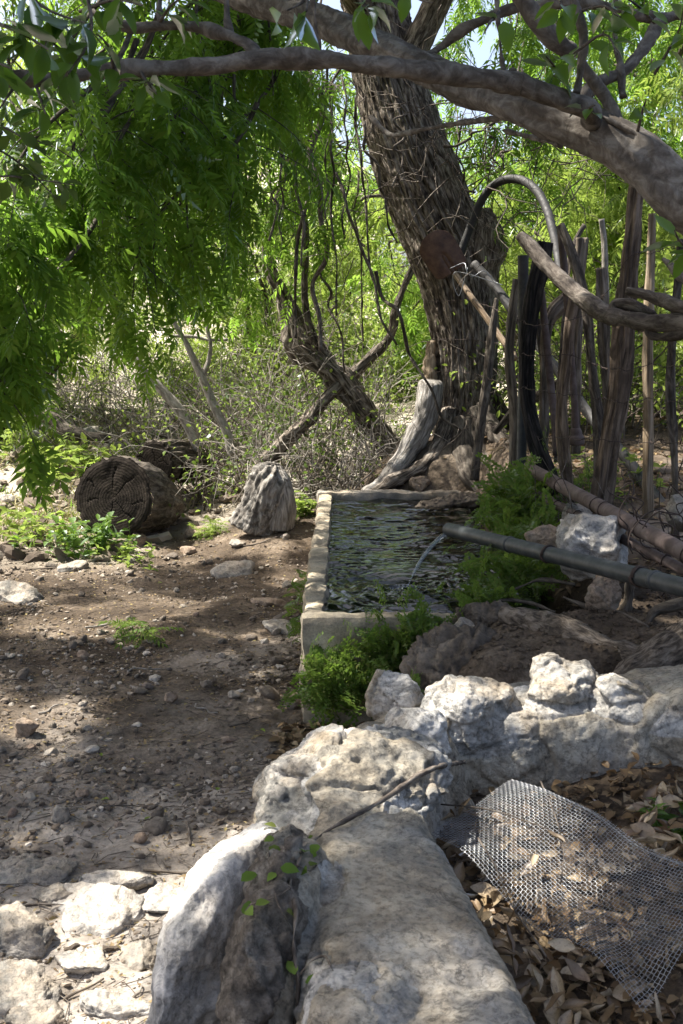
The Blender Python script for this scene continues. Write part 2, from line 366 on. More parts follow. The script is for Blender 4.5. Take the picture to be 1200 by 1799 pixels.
# ------------------------------------------------------------------ terrain
TX0, TX1, TY0, TY1, RIM, WAT = -.17, .90, 4.70, 8.55, .45, .415
def H(x, y, detail=True):
    x = np.atleast_1d(np.asarray(x, float)); y = np.atleast_1d(np.asarray(y, float))
    q = np.stack([x, y, 0 * x], -1)
    wob = .12 * fbm(q * 1.3, 3, 3)
    z = .15 * np.clip(y - 9.3, 0, 5.2) + .25 * np.clip(y - 14.5, 0, 28) + .10 * np.clip(y - 42, 0, 60)
    z = z + .24 * sstep(-1.5, -.2, x) * sstep(7.6, 9.2, y) * (1 - sstep(11, 16, y))
    z = z - .05 * sstep(-1, -3, x) * sstep(6, 3, y)
    bank = np.maximum(sstep(.80, 1.25, x + wob * .35) * sstep(3.95, 4.8, y), sstep(.12, .62, x + wob) * sstep(3.75, 4.15, y) * (1 - sstep(4.55, 4.66, y)))
    lvl = .47 + .085 * np.clip(y - 4.6, 0, 8) + .06 * np.clip(x - 1.2, 0, 6)
    z = z * (1 - .5 * bank) + bank * np.maximum(lvl - z * .5, 0)
    md = np.maximum(0, 1 - np.sqrt(((x - 1.0) / 1.25) ** 2 + ((y - 9.35) / 1.1) ** 2))
    z = np.maximum(z, (.2 + .62 * sstep(0, .75, md)) * (md > 0) * sstep(8.45, 8.8, y) )
    basin = sstep(.10, .22, x) * (1 - sstep(3.60, 3.75, y)) * sstep(-1.5, -.5, y)
    z = z + basin * (.14 + .12 * sstep(.5, 1.1, x) + .25 * sstep(1.3, 2.4, x))
    intr = sstep(TX0 + .03, TX0 + .07, x) * (1 - sstep(.82, .86, x)) * sstep(TY0 + .02, TY0 + .06, y) * (1 - sstep(TY1 - .06, TY1 - .02, y))
    z = z * (1 - intr)
    if detail:
        far = sstep(9, 20, y)
        nz = (.030 + .25 * far) * fbm(q * (1.1), 11, 4) + .012 * fbm(q * 6, 21, 3) + .006 * ridged(q * 19, 31, 2) * (1 - far)
        z = z + nz * (1 - intr)
    return z
def h1(x, y): return float(H(x, y)[0])
def T(px, py, ymax=60):
    """where the ray through a photo pixel meets the ground"""
    a = P(px, py, 1.0); d = a - CAM
    t = 1.2 * 1.012 ** np.arange(340); t = t[t < ymax]
    pts = CAM + d * t[:, None]
    below = pts[:, 2] < H(pts[:, 0], pts[:, 1])
    i = int(np.argmax(below)) if below.any() else len(t) - 1
    p = pts[i]; return np.array([p[0], p[1], h1(p[0], p[1])])
tv = np.linspace(-1.6, 5.75, 860); uu = np.linspace(-1, 1, 520)
Yg = np.sinh(tv)[:, None] * np.ones(520); Xg = uu[None, :] * (3.2 + .75 * np.abs(Yg))
q3 = np.stack([Xg.ravel(), Yg.ravel(), 0 * Xg.ravel()], -1)
Zg = H(q3[:, 0], q3[:, 1])
mb = MB(); V = q3.copy(); V[:, 2] = Zg
i = np.arange(859)[:, None] * 520; j = np.arange(519)[None, :]
mb.add(V, np.stack([i + j, i + j + 1, i + 520 + j + 1, i + 520 + j], -1).reshape(-1, 4))
ground = mb.build('ground', ground_m); tag(ground, kind='structure')
nz = fbm(q3 * 1.6, 77, 4)
xs, ys = q3[:, 0], q3[:, 1]
sand = np.clip(sstep(3.45, 2.8, ys + .35 * nz - .25 * np.clip(-xs - .4, 0, 1)) * sstep(.1, -.1, xs) + .4 * sstep(.30, .75, nz + .1) * sstep(8.3, 7, ys) + .28 * sstep(5.2, 4.2, ys + .8 * nz) * sstep(.1, -.1, xs), 0, 1)
hill = np.clip(sstep(9.0, 11.5, ys + .6 * nz), 0, 1)
hill = np.maximum(hill, .55 * sstep(-1.3, -1.9, xs + .4 * nz) * sstep(7.6, 8.6, ys))
for nm, a in (('sand', sand), ('hill', hill)):
    at = ground.data.attributes.new(nm, 'FLOAT', 'POINT'); at.data.foreach_set('value', a.astype(np.float32))

# ------------------------------------------------------------------ water trough
tr = empty('water_trough', (.35, 6.6, 0), 'plastered stone water trough brimming with clear water under the tree', 'water trough')
def wall_mesh(x0, x1, y0, y1, z0, z1, seed, amp=.012, step=.022):
    """rounded, worn block as a dense displaced box"""
    mb = MB(); d = np.array([x1 - x0, y1 - y0, z1 - z0]); c = np.array([(x0 + x1) / 2, (y0 + y1) / 2, (z0 + z1) / 2])
    bm = bmesh.new()
    for ax in range(3):
        for sg in (-1, 1):
            a1, a2 = [k for k in range(3) if k != ax]
            n1, n2 = max(2, int(d[a1] / step)), max(2, int(d[a2] / step))
            A, B = np.meshgrid(np.linspace(-.5, .5, n1 + 1), np.linspace(-.5, .5, n2 + 1), indexing='ij')
            W = np.zeros((A.size, 3)); W[:, ax] = sg * .5; W[:, a1] = A.ravel(); W[:, a2] = B.ravel()
            W = W * d
            rr = .018
            inn = np.clip(W, -d / 2 + rr, d / 2 - rr); dl = W - inn; ln = np.linalg.norm(dl, axis=1, keepdims=True); W = inn + dl / np.maximum(ln, 1e-9) * rr
            nn = dl / np.maximum(ln, 1e-9); W = W + c
            W = W + nn * (amp * fbm(W * 7, seed, 4) + amp * .35 * ridged(W * 24, seed + 4, 2))[:, None]
            i = np.arange(n1)[:, None] * (n2 + 1); j = np.arange(n2)[None, :]
            Q = np.stack([i + j, i + j + 1, i + n2 + 2 + j, i + n2 + 1 + j], -1).reshape(-1, 4)
            if (sg > 0) == (ax == 1): Q = Q[:, ::-1]
            mb.add(W, Q)
    bm.free(); return mb
wall_mesh(TX0, TX0 + .095, TY0 + .10, TY1, -.05, RIM, 1, .014).build('side_wall', plaster_m, tr)
wall_mesh(TX1 - .07, TX1, TY0 + .10, TY1, -.05, WAT - .02, 2).build('side_wall', mortar_dk, tr)
wall_mesh(TX0, TX1, TY0, TY0 + .098, -.05, RIM - .004, 3, .010).build('end_wall', plaster_m, tr)
wall_mesh(TX0 - .01, TX1, TY1 + .002, TY1 + .13, -.05, RIM + .02, 4, .014).build('end_wall', mortar_dk, tr)
wall_mesh(TX0 + .05, TX1 - .05, TY0 + .05, TY1 - .01, -.06, .03, 5).build('basin_floor', earth_m, tr)
# water with rings running out from the falling jet
jx, jy = G(713, 1036, WAT)[:2]
nx, ny = 200, 640
X, Y = np.meshgrid(np.linspace(TX0 + .08, TX1 + .01, nx), np.linspace(TY0 + .08, TY1 + .01, ny), indexing='ij')
r = np.sqrt((X - jx) ** 2 + (Y - jy) ** 2)
q = np.stack([X.ravel() * .75, Y.ravel() * 1.7, 0 * X.ravel()], -1)
wz = 2.4 * (.0032 * np.sin(r * 2 * np.pi / .058 + 1.2 * fbm(q * 3, 4, 2).reshape(r.shape)) * np.exp(-r / .75) / (1 + .8 * r) \
    + .0016 * np.sin(r * 2 * np.pi / .11) * np.exp(-r / 1.6) + (.0042 * fbm(q * 8, 8, 3) + .0036 * fbm(q * 4, 9, 2)).reshape(r.shape) + .006 * np.exp(-(r / .045) ** 2) * fbm(q * 60, 2, 2).reshape(r.shape))
mb = MB(); i = np.arange(nx - 1)[:, None] * ny; j = np.arange(ny - 1)[None, :]
mb.add(np.stack([X.ravel(), Y.ravel(), WAT + wz.ravel()], -1), np.stack([i + j, i + ny + j, i + ny + j + 1, i + j + 1], -1).reshape(-1, 4))
a = NT('water'); a.N.remove(a.bs)
fr = a.n('Fresnel', {'IOR': 1.5}).outputs[0]
ms = a.n('MixShader', {0: fr, 1: a.n('BsdfTransparent', {'Color': (.28, .36, .33)}).outputs[0], 2: a.n('BsdfGlossy', {'Color': (1, 1, 1), 'Roughness': .015}).outputs[0]})
a.t.links.new(ms.outputs[0], a.out.inputs[0]); water_m = a.m
tag(mb.build('water', water_m), kind='structure')
# spout pipe and the falling jet
s0, s1 = P(788, 930, 5.5), P(1330, 1064, 3.42)
pd = (s1 - s0) / np.linalg.norm(s1 - s0)
spout = empty('spout_pipe', s0, 'long black plastic pipe pouring water into the trough', 'pipe')
def pipe_mesh(a, b, r, mb=None, n=24, wall=.004, mi=0):
    """hollow straight pipe with slight waver and open ends"""
    mb = mb or MB(); d = (b - a) / np.linalg.norm(b - a)
    sweep(mb, [a, a * .7 + b * .3, a * .35 + b * .65, b], r, n, .05, caps=False, mi=mi)
    sweep(mb, [a, a + d * .25], r - wall, n, .05, caps=False, mi=mi)
    T_, N_, B_ = frames_along(np.array([a, a + d * .1, a + d * .2])); ang = np.arange(n) * 2 * np.pi / n
    for e in (a, b):
        o = e + r * (np.cos(ang)[:, None] * N_[0] + np.sin(ang)[:, None] * B_[0]); ii = e + (r - wall) * (np.cos(ang)[:, None] * N_[0] + np.sin(ang)[:, None] * B_[0])
        k = np.arange(n); k2 = (k + 1) % n
        mb.add(np.vstack([o, ii]), np.stack([k, k2, n + k2, n + k], -1), mi=mi)
    return mb
pipe_mesh(s0, s1, .033).build('pipe_body', poly_m, spout)
def ring(c, d, r, t, turns, seed):
    g = np.random.default_rng(seed); T_, N_, B_ = frames_along(np.array([c - d * .1, c, c + d * .1])); pts = []
    for k in range(int(turns * 14) + 1):
        an = k / 14 * 2 * np.pi; pts.append(c + d * ((k / 14 - turns / 2) * t * 2.1 + g.normal() * t * .25) + (r + t * .6 + abs(g.normal()) * t * .4) * (math.cos(an) * N_[1] + math.sin(an) * B_[1]))
    return np.array(pts)
for k, (px, trn, sd) in enumerate(((895, 1, 1), (963, 2, 2), (1122, 3, 3), (1150, 1, 5))):
    f = (px - 788) / (1330 - 788); Yc = 1 / ((1 - f) / 5.5 + f / 3.42); c = s0 + (s1 - s0) * ((5.5 - Yc) / (5.5 - 3.42))
    if k in (0, 3):
        mb = MB(); sweep(mb, [c - pd * .012, c - pd * .006, c + pd * .006, c + pd * .012], [.0335, .0365, .0365, .0335], 24, .01); mb.build('pipe_collar', poly_m, spout)
    else:
        mb = MB(); sweep(mb, ring(c, pd, .033, .0035, trn, sd), .0035, 6, .02); mb.build('wire_tie', wire_rust, spout)
a = NT('jet'); a.N.remove(a.bs)
ms = a.n('MixShader', {0: a.n('Fresnel', {'IOR': 1.45}).outputs[0], 1: a.n('BsdfTransparent', {'Color': (.86, .9, .92)}).outputs[0], 2: a.n('BsdfGlossy', {'Roughness': .06}).outputs[0]})
ms2 = a.n('MixShader', {0: .13, 1: ms.outputs[0], 2: a.n('BsdfDiffuse', {'Color': (.8, .83, .85)}).outputs[0]})
a.t.links.new(ms2.outputs[0], a.out.inputs[0]); jet_m = a.m
e = np.array([jx, jy, WAT]); b0 = s0 - np.array([0, 0, .018]); pts = []
for k in range(13):
    t = k / 12; hxy = b0 + (e - b0) * t; hxy[2] = b0[2] - (b0[2] - WAT) * (t * .25 + t * t * .75); pts.append(hxy)
mb = MB(); rad = [.012 - .0070 * k / 12 for k in range(13)]
sweep(mb, pts, rad, 14, .012, lambda tc, an, L, r: .0035 * fbm(tc * np.array([40, 40, 9]), 5, 3))
sweep(mb, [p + np.array([.010, .0, .006]) for p in pts[:9]], [.006, .006, .005, .005, .0045, .004, .004, .003, .002], 8, .02)
jet = mb.build('water_jet', jet_m, loc=s0); tag(jet, 'thin stream of clear water falling from the black pipe', 'water stream')
mb = MB()
for k in range(120):
    an = random.random() * 6.28; rr = abs(random.gauss(0, .07)); Vv, Ff = ICO[1]; s_ = random.uniform(.0015, .006)
    mb.add(Vv * s_ * np.array([1, 1, .5]) + np.array([jx + math.cos(an) * rr, jy + math.sin(an) * rr, WAT + .003 + random.random() * .018 * (rr < .04)]), None, Ff)
tag(mb.build('water_splash', jet_m), kind='stuff')
# reddish water weed trailing at the right side of the trough
mb = MB()
for k in range(150):
    p = np.array([random.uniform(.50, .86), random.uniform(5.0, 7.6), random.uniform(.33, .44)]); an = random.uniform(1.8, 4.2); pp = [p]
    for q_ in range(4): an += random.gauss(0, .25); pp.append(pp[-1] + np.array([math.cos(an) * .06, math.sin(an) * .06, random.gauss(-.012, .012)]))
    sweep(mb, pp, .0016, 3, .08, caps=False)
tag(mb.build('water_weed', mat_bark('water weed', (.05, .03, .012), (.10, .065, .025), (.16, .11, .04), 5)), kind='stuff')

# ------------------------------------------------------------------ dry stone wall in front
fw = empty('stone_wall', (.1, 2.4, 0), 'low curved wall of pale boulders and tan mortar round a leafy basin', 'wall')
def loft(profiles, names, step_s=.012, step_p=.014, seed=0, amp=.02, mis=None, hard=None):
    """profiles: rows of same-length section points; resampled to a dense skin and roughened along its normals"""
    Pn = np.array(profiles, float); k = Pn.shape[1]
    rows = [resample(p, step_p) for p in Pn]
    m = max(len(r_) for r_ in rows)
    def even(p, m):
        L = np.concatenate([[0], np.cumsum(np.linalg.norm(np.diff(p, axis=0), axis=1))]); t = np.linspace(0, L[-1], m)
        return np.stack([np.interp(t, L, p[:, c]) for c in range(3)], -1)
    # piecewise so that section corners line up between rows
    seg = [max(2, int(max(np.linalg.norm(Pn[r_, c + 1] - Pn[r_, c]) for r_ in range(len(Pn))) / step_p)) for c in range(k - 1)]
    dense = []
    for p in Pn:
        out = []
        for c in range(k - 1):
            t = np.arange(seg[c])[:, None] / seg[c]; out.append(p[c] + (p[c + 1] - p[c]) * t)
        out.append(p[-1:]); dense.append(np.vstack(out))
    D = np.array(dense); cols = [resample(D[:, c], step_s) for c in range(0, 1)]
    tot = max(2, int(max(np.linalg.norm(np.diff(D[:, c], axis=0), axis=1).sum() for c in range(D.shape[1])) / step_s))
    W = []
    for c in range(D.shape[1]):
        W.append(even(resample(D[:, c], .05), tot))
    W = np.array(W).transpose(1, 0, 2)          # (along, around, 3)
    W = W[:, :-1]                                # closed section: first and last column are the same
    for _ in range(4): W = (np.roll(W, 1, 1) + 2 * W + np.roll(W, -1, 1)) / 4
    a_, b_ = W.shape[:2]; i = np.arange(a_ - 1)[:, None] * b_; j = np.arange(b_)[None, :]; j2 = (j + 1) % b_
    Q = np.stack([i + j, i + b_ + j, i + b_ + j2, i + j2], -1).reshape(-1, 4)
    k = a_ * b_; jj = np.arange(b_); jn = (jj + 1) % b_
    Tt = np.vstack([np.stack([np.full(b_, k), jj, jn], -1), np.stack([np.full(b_, k + 1), (a_ - 1) * b_ + jn, (a_ - 1) * b_ + jj], -1)])
    mb = MB(); mb.add(np.vstack([W.reshape(-1, 3), W[0].mean(0)[None], W[-1].mean(0)[None]]), Q, Tt); return mb
def mat_masonry():
    a = NT('masonry'); o = a.obj()
    st, ea = [a.n('Attribute', attribute_name=k).outputs['Fac'] for k in ('stone', 'earth')]
    rk = a.ramp(a.noise(o, 4.5, 10, .64, .8), [(.30, (.19, .18, .16)), (.43, (.42, .40, .36)), (.53, (.63, .60, .545)), (.66, (.78, .75, .70))])
    rk = a.mix(a.ramp(a.noise(a.map(o, 1, (3, 1, 7)), 2.6, 7, .62, .6), [(.50, 0.), (.63, .7)]), rk, (.40, .31, .20))
    rk = a.mix(a.ramp(a.noise(a.map(o, (1, 1, 2.2), (8, 2, 1)), 3.4, 9, .66, .8), [(.50, 0.), (.60, .75)]), rk, (.17, .175, .165))
    mo = a.ramp(a.noise(o, 5, 10, .64, .6), [(.3, (.23, .19, .135)), (.48, (.42, .36, .27)), (.66, (.58, .53, .43))])
    mo = a.mix(a.ramp(a.noise(a.map(o, 1, (5, 5, 1)), 3.0, 9, .66, .7), [(.48, 0.), (.60, .75)]), mo, (.20, .19, .165))
    mo = a.mix(a.ramp(a.noise(a.map(o, 1, (1, 9, 4)), 2.1, 8, .62, .5), [(.54, 0.), (.66, .6)]), mo, (.42, .42, .41))
    er = a.ramp(a.noise(o, 16, 9, .7), [(.32, (.055, .046, .037)), (.5, (.165, .14, .112)), (.68, (.34, .305, .255))])
    nz = a.math('SUBTRACT', a.noise(o, 9, 7, .65), .5)
    col = a.mix(a.ramp(a.math('ADD', st, a.math('MULTIPLY', nz, .9)), [(.40, 0.), (.55, 1.)]), mo, rk)
    col = a.mix(a.ramp(a.math('ADD', ea, a.math('MULTIPLY', nz, 1.1)), [(.40, 0.), (.58, 1.)]), col, er)
    col = a.mix(.8, col, a.ramp(a.noise(o, 60, 7, .78), [(.36, .38), (.52, 1.1)]), 'MULTIPLY'); col = a.mix(.45, col, a.ramp(a.noise(o, 22, 6, .7), [(.38, .45), (.52, 1.1)]), 'MULTIPLY')
    cr = a.ramp(a.math('ABSOLUTE', a.math('SUBTRACT', a.noise(o, 2.2, 9, .62, 1.2), .5)), [(0., .3), (.008, 1.)])
    col = a.mix(.6, col, cr, 'MULTIPLY')
    nb = a.bump(a.noise(o, 16, 10, .7, .3), .9, .035); nb = a.bump(a.noise(o, 85, 6, .75), .9, .009, nb); nb = a.bump(cr, .6, .008, nb)
    return a.fin(col, .86, nb, .2)
masonry_m = mat_masonry()
comp = []                                # pieces that are fused into one skin of masonry
ROCKS = []
prof = []
for y, lb, lm, lt, rt, rb, zt in ((.6, -.30, -.20, -.02, .40, .46, .41), (1.3, -.24, -.16, -.03, .38, .44, .41), (1.9, -.17, -.11, -.05, .345, .40, .42), (2.2, -.14, -.09, -.035, .30, .36, .43),
                                 (2.5, -.15, -.11, -.07, .245, .30, .44), (2.75, -.17, -.13, -.08, .205, .27, .44), (3.0, -.17, -.13, -.06, .20, .28, .43), (3.3, -.14, -.08, 0.0, .26, .36, .41), (3.6, -.06, -.01, .06, .4, .5, .37), (3.8, 0., .05, .12, .4, .5, .28)):
    prof.append([(lb - .02, y, -.1), (lm, y, .2), (lt - .02, y, zt - .03), (lt + .04, y, zt), (rt - .03, y, zt - .005), (rt + .01, y, zt - .05), (rb, y, .0), (rb - .1, y, -.12), (lb + .05, y, -.14), (lb - .02, y, -.1)])
comp.append(loft(prof, None, seed=40, amp=.008))
prof = []
for x, yf, zt, yb in ((.14, 3.42, .33, 3.85), (.3, 3.50, .36, 3.95), (.5, 3.50, .39, 4.0), (.7, 3.51, .41, 4.0), (.9, 3.50, .42, 4.0), (1.1, 3.47, .47, 3.98), (1.4, 3.42, .5, 3.95), (1.9, 3.3, .5, 3.9), (2.6, 3.1, .52, 3.75)):
    prof.append([(x, yf - .03, -.05), (x, yf + .02, .2), (x, yf + .02, zt - .05), (x, yf + .07, zt), (x, yb - .1, zt), (x, yb, zt - .06), (x, yb + .12, .1), (x, yb, -.1), (x, yf, -.1), (x, yf - .03, -.05)])
comp.append(loft(prof, None, seed=60, amp=.012))
def fuse(px, py, Y, dims, seed, rot=(0, 0, 0), kind=1, dz=0, **k):
    c = P(px, py, Y) + np.array([0, 0, dz]); kk = dict(sub=5, rough=.05, fine=.02, sharp=18, lo=.66); kk.update(k)
    W, F = rock_shape(seed, dims, **kk); Rm = rotm(*rot); m1 = MB(); m1.add(W @ Rm.T + c, None, F); comp.append(m1); ROCKS.append((c, Rm, np.asarray(dims), kind))
fuse(625, 1365, 3.0, (.27, .46, .12), 207, (R(3), R(8), R(-28)), chip=(.80, .96), chips=30)
fuse(735, 1300, 3.40, (.13, .15, .115), 208, (R(4), R(4), R(20)))
fuse(842, 1262, 3.66, (.235, .20, .18), 311, (R(-18), R(6), R(10)))
fuse(900, 1330, 3.58, (.15, .13, .10), 315, (R(-10), R(20), R(30)))
fuse(972, 1226, 3.72, (.165, .18, .19), 412, (R(-8), R(24), R(25)))
fuse(1082, 1240, 3.70, (.165, .18, .12), 517, (R(-10), R(12), R(-8)))
fuse(1215, 1275, 3.60, (.18, .2, .13), 619, (R(4), 0, R(20)))
fuse(668, 1800, 1.93, (.16, .18, .085), 722, (R(6), R(8), R(20)))
fuse(572, 1590, 2.36, (.06, .11, .09), 823, (R(10), 0, R(10)))
fuse(560, 1740, 2.06, (.05, .09, .08), 824, (R(10), 0, R(10)))
fuse(700, 1232, 3.82, (.11, .12, .12), 931, (0, 0, R(25)), sharp=10)
fuse(785, 1420, 3.40, (.11, .07, .09), 1033, (0, 0, R(5)))
fuse(492, 1660, 2.30, (.085, .40, .24), 1101, (R(-9), R(4), R(-8)), 2, -.02, sharp=6, chips=0, lo=.9, frac=0)
fuse(500, 1550, 2.55, (.075, .22, .15), 1102, (R(-6), 0, R(-8)), 2, -.02, sharp=6, chips=0, lo=.9, frac=0)
mall = MB()
for m1 in comp:
    mall.add(np.concatenate(m1.v), np.concatenate(m1.q) if m1.q else None, np.concatenate(m1.t) if m1.t else None)
raw = mall.build('masonry', masonry_m); rm = raw.modifiers.new('skin', 'REMESH'); rm.mode = 'VOXEL'; rm.voxel_size = .0068; rm.use_smooth_shade = True
sk = raw.evaluated_get(bpy.context.evaluated_depsgraph_get()).to_mesh(); nv_ = len(sk.vertices)
V = np.zeros(nv_ * 3); sk.vertices.foreach_get('co', V); V = V.reshape(-1, 3); Nn = np.zeros(nv_ * 3); sk.vertices.foreach_get('normal', Nn); Nn = Nn.reshape(-1, 3)
lt_ = np.zeros(len(sk.polygons), np.int32); sk.polygons.foreach_get('loop_total', lt_); li = np.zeros(len(sk.loops), np.int32); sk.loops.foreach_get('vertex_index', li)
ls_ = np.zeros(len(sk.polygons), np.int32); sk.polygons.foreach_get('loop_start', ls_); Q = np.stack([li[ls_[lt_ == 4] + k] for k in range(4)], -1); Tt = np.stack([li[ls_[lt_ == 3] + k] for k in range(3)], -1) if (lt_ == 3).any() else None
bpy.data.objects.remove(raw)
dist = np.stack([np.linalg.norm(((V - c) @ Rm) / dm, axis=1) for c, Rm, dm, kd in ROCKS] + [np.full(nv_, .97)], -1)
dist = dist + .10 * fbm(V * 6, 14, 3)[:, None] * np.linspace(-1, 1, dist.shape[1])[None, :]
so_ = np.sort(dist, 1); near = dist.argmin(1); kinds = np.array([k[3] for k in ROCKS] + [0])[near]
stone = (kinds == 1).astype(float); earth = (kinds == 2).astype(float)
joint = np.exp(-((so_[:, 1] - so_[:, 0]) / .035) ** 2)
d = .005 * fbm(V * 5, 1, 4) + .004 * ridged(V * 14, 2, 3) + .0022 * fbm(V * 48, 3, 3) - .011 * joint * (.4 + .6 * (fbm(V * 3, 9, 2) > -.2))
d = d - .014 * np.exp(-(fbm(V * 2.0, 17, 4) / .020) ** 2) * (fbm(V * 1.4, 33, 2) > -.25) - (1 - stone) * .014 * np.maximum(0, fbm(V * 8, 12, 3) - .25)
stone = stone * np.where((V[:, 1] > 3.25) & (kinds == 1), sstep(.27, .37, V[:, 2] + .05 * fbm(V * 4, 71, 3)), 1.0)
t1, e1 = fracture(V * np.array([6.5, 6.5, 9]), 3); t2, e2 = fracture(V * np.array([19, 19, 25]), 8)
fm = .16 + .84 * stone; fm = fm * (1 - earth)
d = d + fm * (.030 * t1 - .004 * e1 + .010 * t2 - .0012 * e2)
d = d + earth * (.012 * ridged(V * np.array([20, 20, 9]), 5, 3) + .010 * fbm(V * 30, 6, 3))
mb = MB(); mb.add(V + Nn * d[:, None], Q, Tt); msn = mb.build('masonry', masonry_m, fw)
for nm, a in (('stone', stone), ('earth', earth)):
    at = msn.data.attributes.new(nm, 'FLOAT', 'POINT'); at.data.foreach_set('value', a.astype(np.float32))
c = P(402, 1668, 2.60); rock('boulder', rock_pale, c, (.122, .34, .335), 103, (R(-8), R(8), R(-14)), fw, sub=6, lo=.86, planes=10, sharp=7, rough=.08, fine=.02, chips=7, chip=(.88, .98), frac=.45)
from mathutils.bvhtree import BVHTree
wall_tree = BVHTree.FromPolygons([tuple(v) for v in V + Nn * d[:, None]], [tuple(int(i_) for i_ in f_) for f_ in Q])
def on_wall(px, py, lift=.006, miss=None):
    """point of the wall's skin behind a photo pixel, lifted towards the open air"""
    p = P(px, py, 1.0); dr = Vector(p - CAM).normalized(); h, nn, _, _ = wall_tree.ray_cast(Vector(CAM), dr)
    if h is None: return P(px, py, miss or 2.3)
    return np.array(h) - np.array(dr) * lift
# conglomerate mound at the trough's corner
mnd = rock('earth_mound', earth_m, P(812, 1190, 4.28) + np.array([.02, 0, -.09]), (.34, .32, .34), 55, (0, R(8), R(15)), sub=6, lo=.85, rough=.13, fine=.05, scale=1.6)
tag(mnd, 'lumpy mound of hardened earth and gravel between trough and wall', 'mound')
tag(rock('earth_mound', earth_m, P(862, 1092, 4.66), (.17, .13, .085), 57, (0, 0, R(12)), sub=6, lo=.85, rough=.15, fine=.05, scale=1.6, frac=.5), 'clod of dark earth covering the near corner of the trough rim', 'mound')
tag(rock('earth_mound', earth_m, P(800, 880, 8.35) + np.array([0, 0, -.02]), (.34, .22, .09), 56, (0, 0, R(-6)), sub=6, lo=.85, rough=.13, fine=.05, scale=1.6, frac=.4), 'dark earth slumped over the far corner of the trough', 'mound')
def big_rock(name, px, py, Y, dims, seed, m, rot, label, cat='rock', **k):
    kk = dict(sub=5, rough=.1, fine=.03); kk.update(k)
    return tag(rock(name, m, P(px, py, Y), dims, seed, rot, **kk), label, cat)
big_rock('rock', 812, 1112, 4.5, (.075, .07, .10), 61, rock_grey, (0, 0, R(20)), 'small upright grey rock set on the earth mound by the ferns')
big_rock('boulder', 1040, 955, 5.0, (.235, .26, .17), 62, rock_pale, (0, R(10), R(10)), 'large pale pitted boulder lying under the two rusty pipes', 'boulder', lo=.7)
big_rock('rock', 1062, 1045, 4.62, (.105, .09, .15), 63, rock_tan, (R(-12), R(14), R(20)), 'pointed pinkish tan rock hanging below the black pipe', lo=.6, sharp=14)
big_rock('boulder', 965, 948, 5.35, (.16, .15, .10), 64, rock_tan, (0, R(-14), R(-25)), 'ochre brown rock ledge between ferns and pale boulder', 'boulder')
big_rock('boulder', 1010, 905, 5.7, (.12, .14, .09), 66, rock_grey, (0, 0, R(40)), 'blue grey rock wedged beneath the thick rusty pipe', 'boulder')
big_rock('rock', 735, 846, 8.75, (.115, .10, .09), 65, rock_tan, (0, R(10), R(30)), 'tan rock resting on the dark mound at the big tree foot')
big_rock('rock', 690, 862, 8.85, (.10, .09, .05), 67, rock_grey, (0, 0, R(10)), 'flat mossy grey rock behind the trough rim')
big_rock('boulder', 1215, 905, 5.2, (.12, .14, .13), 68, rock_grey, (0, 0, R(10)), 'pale grey rock beside the last fence stake', 'boulder')

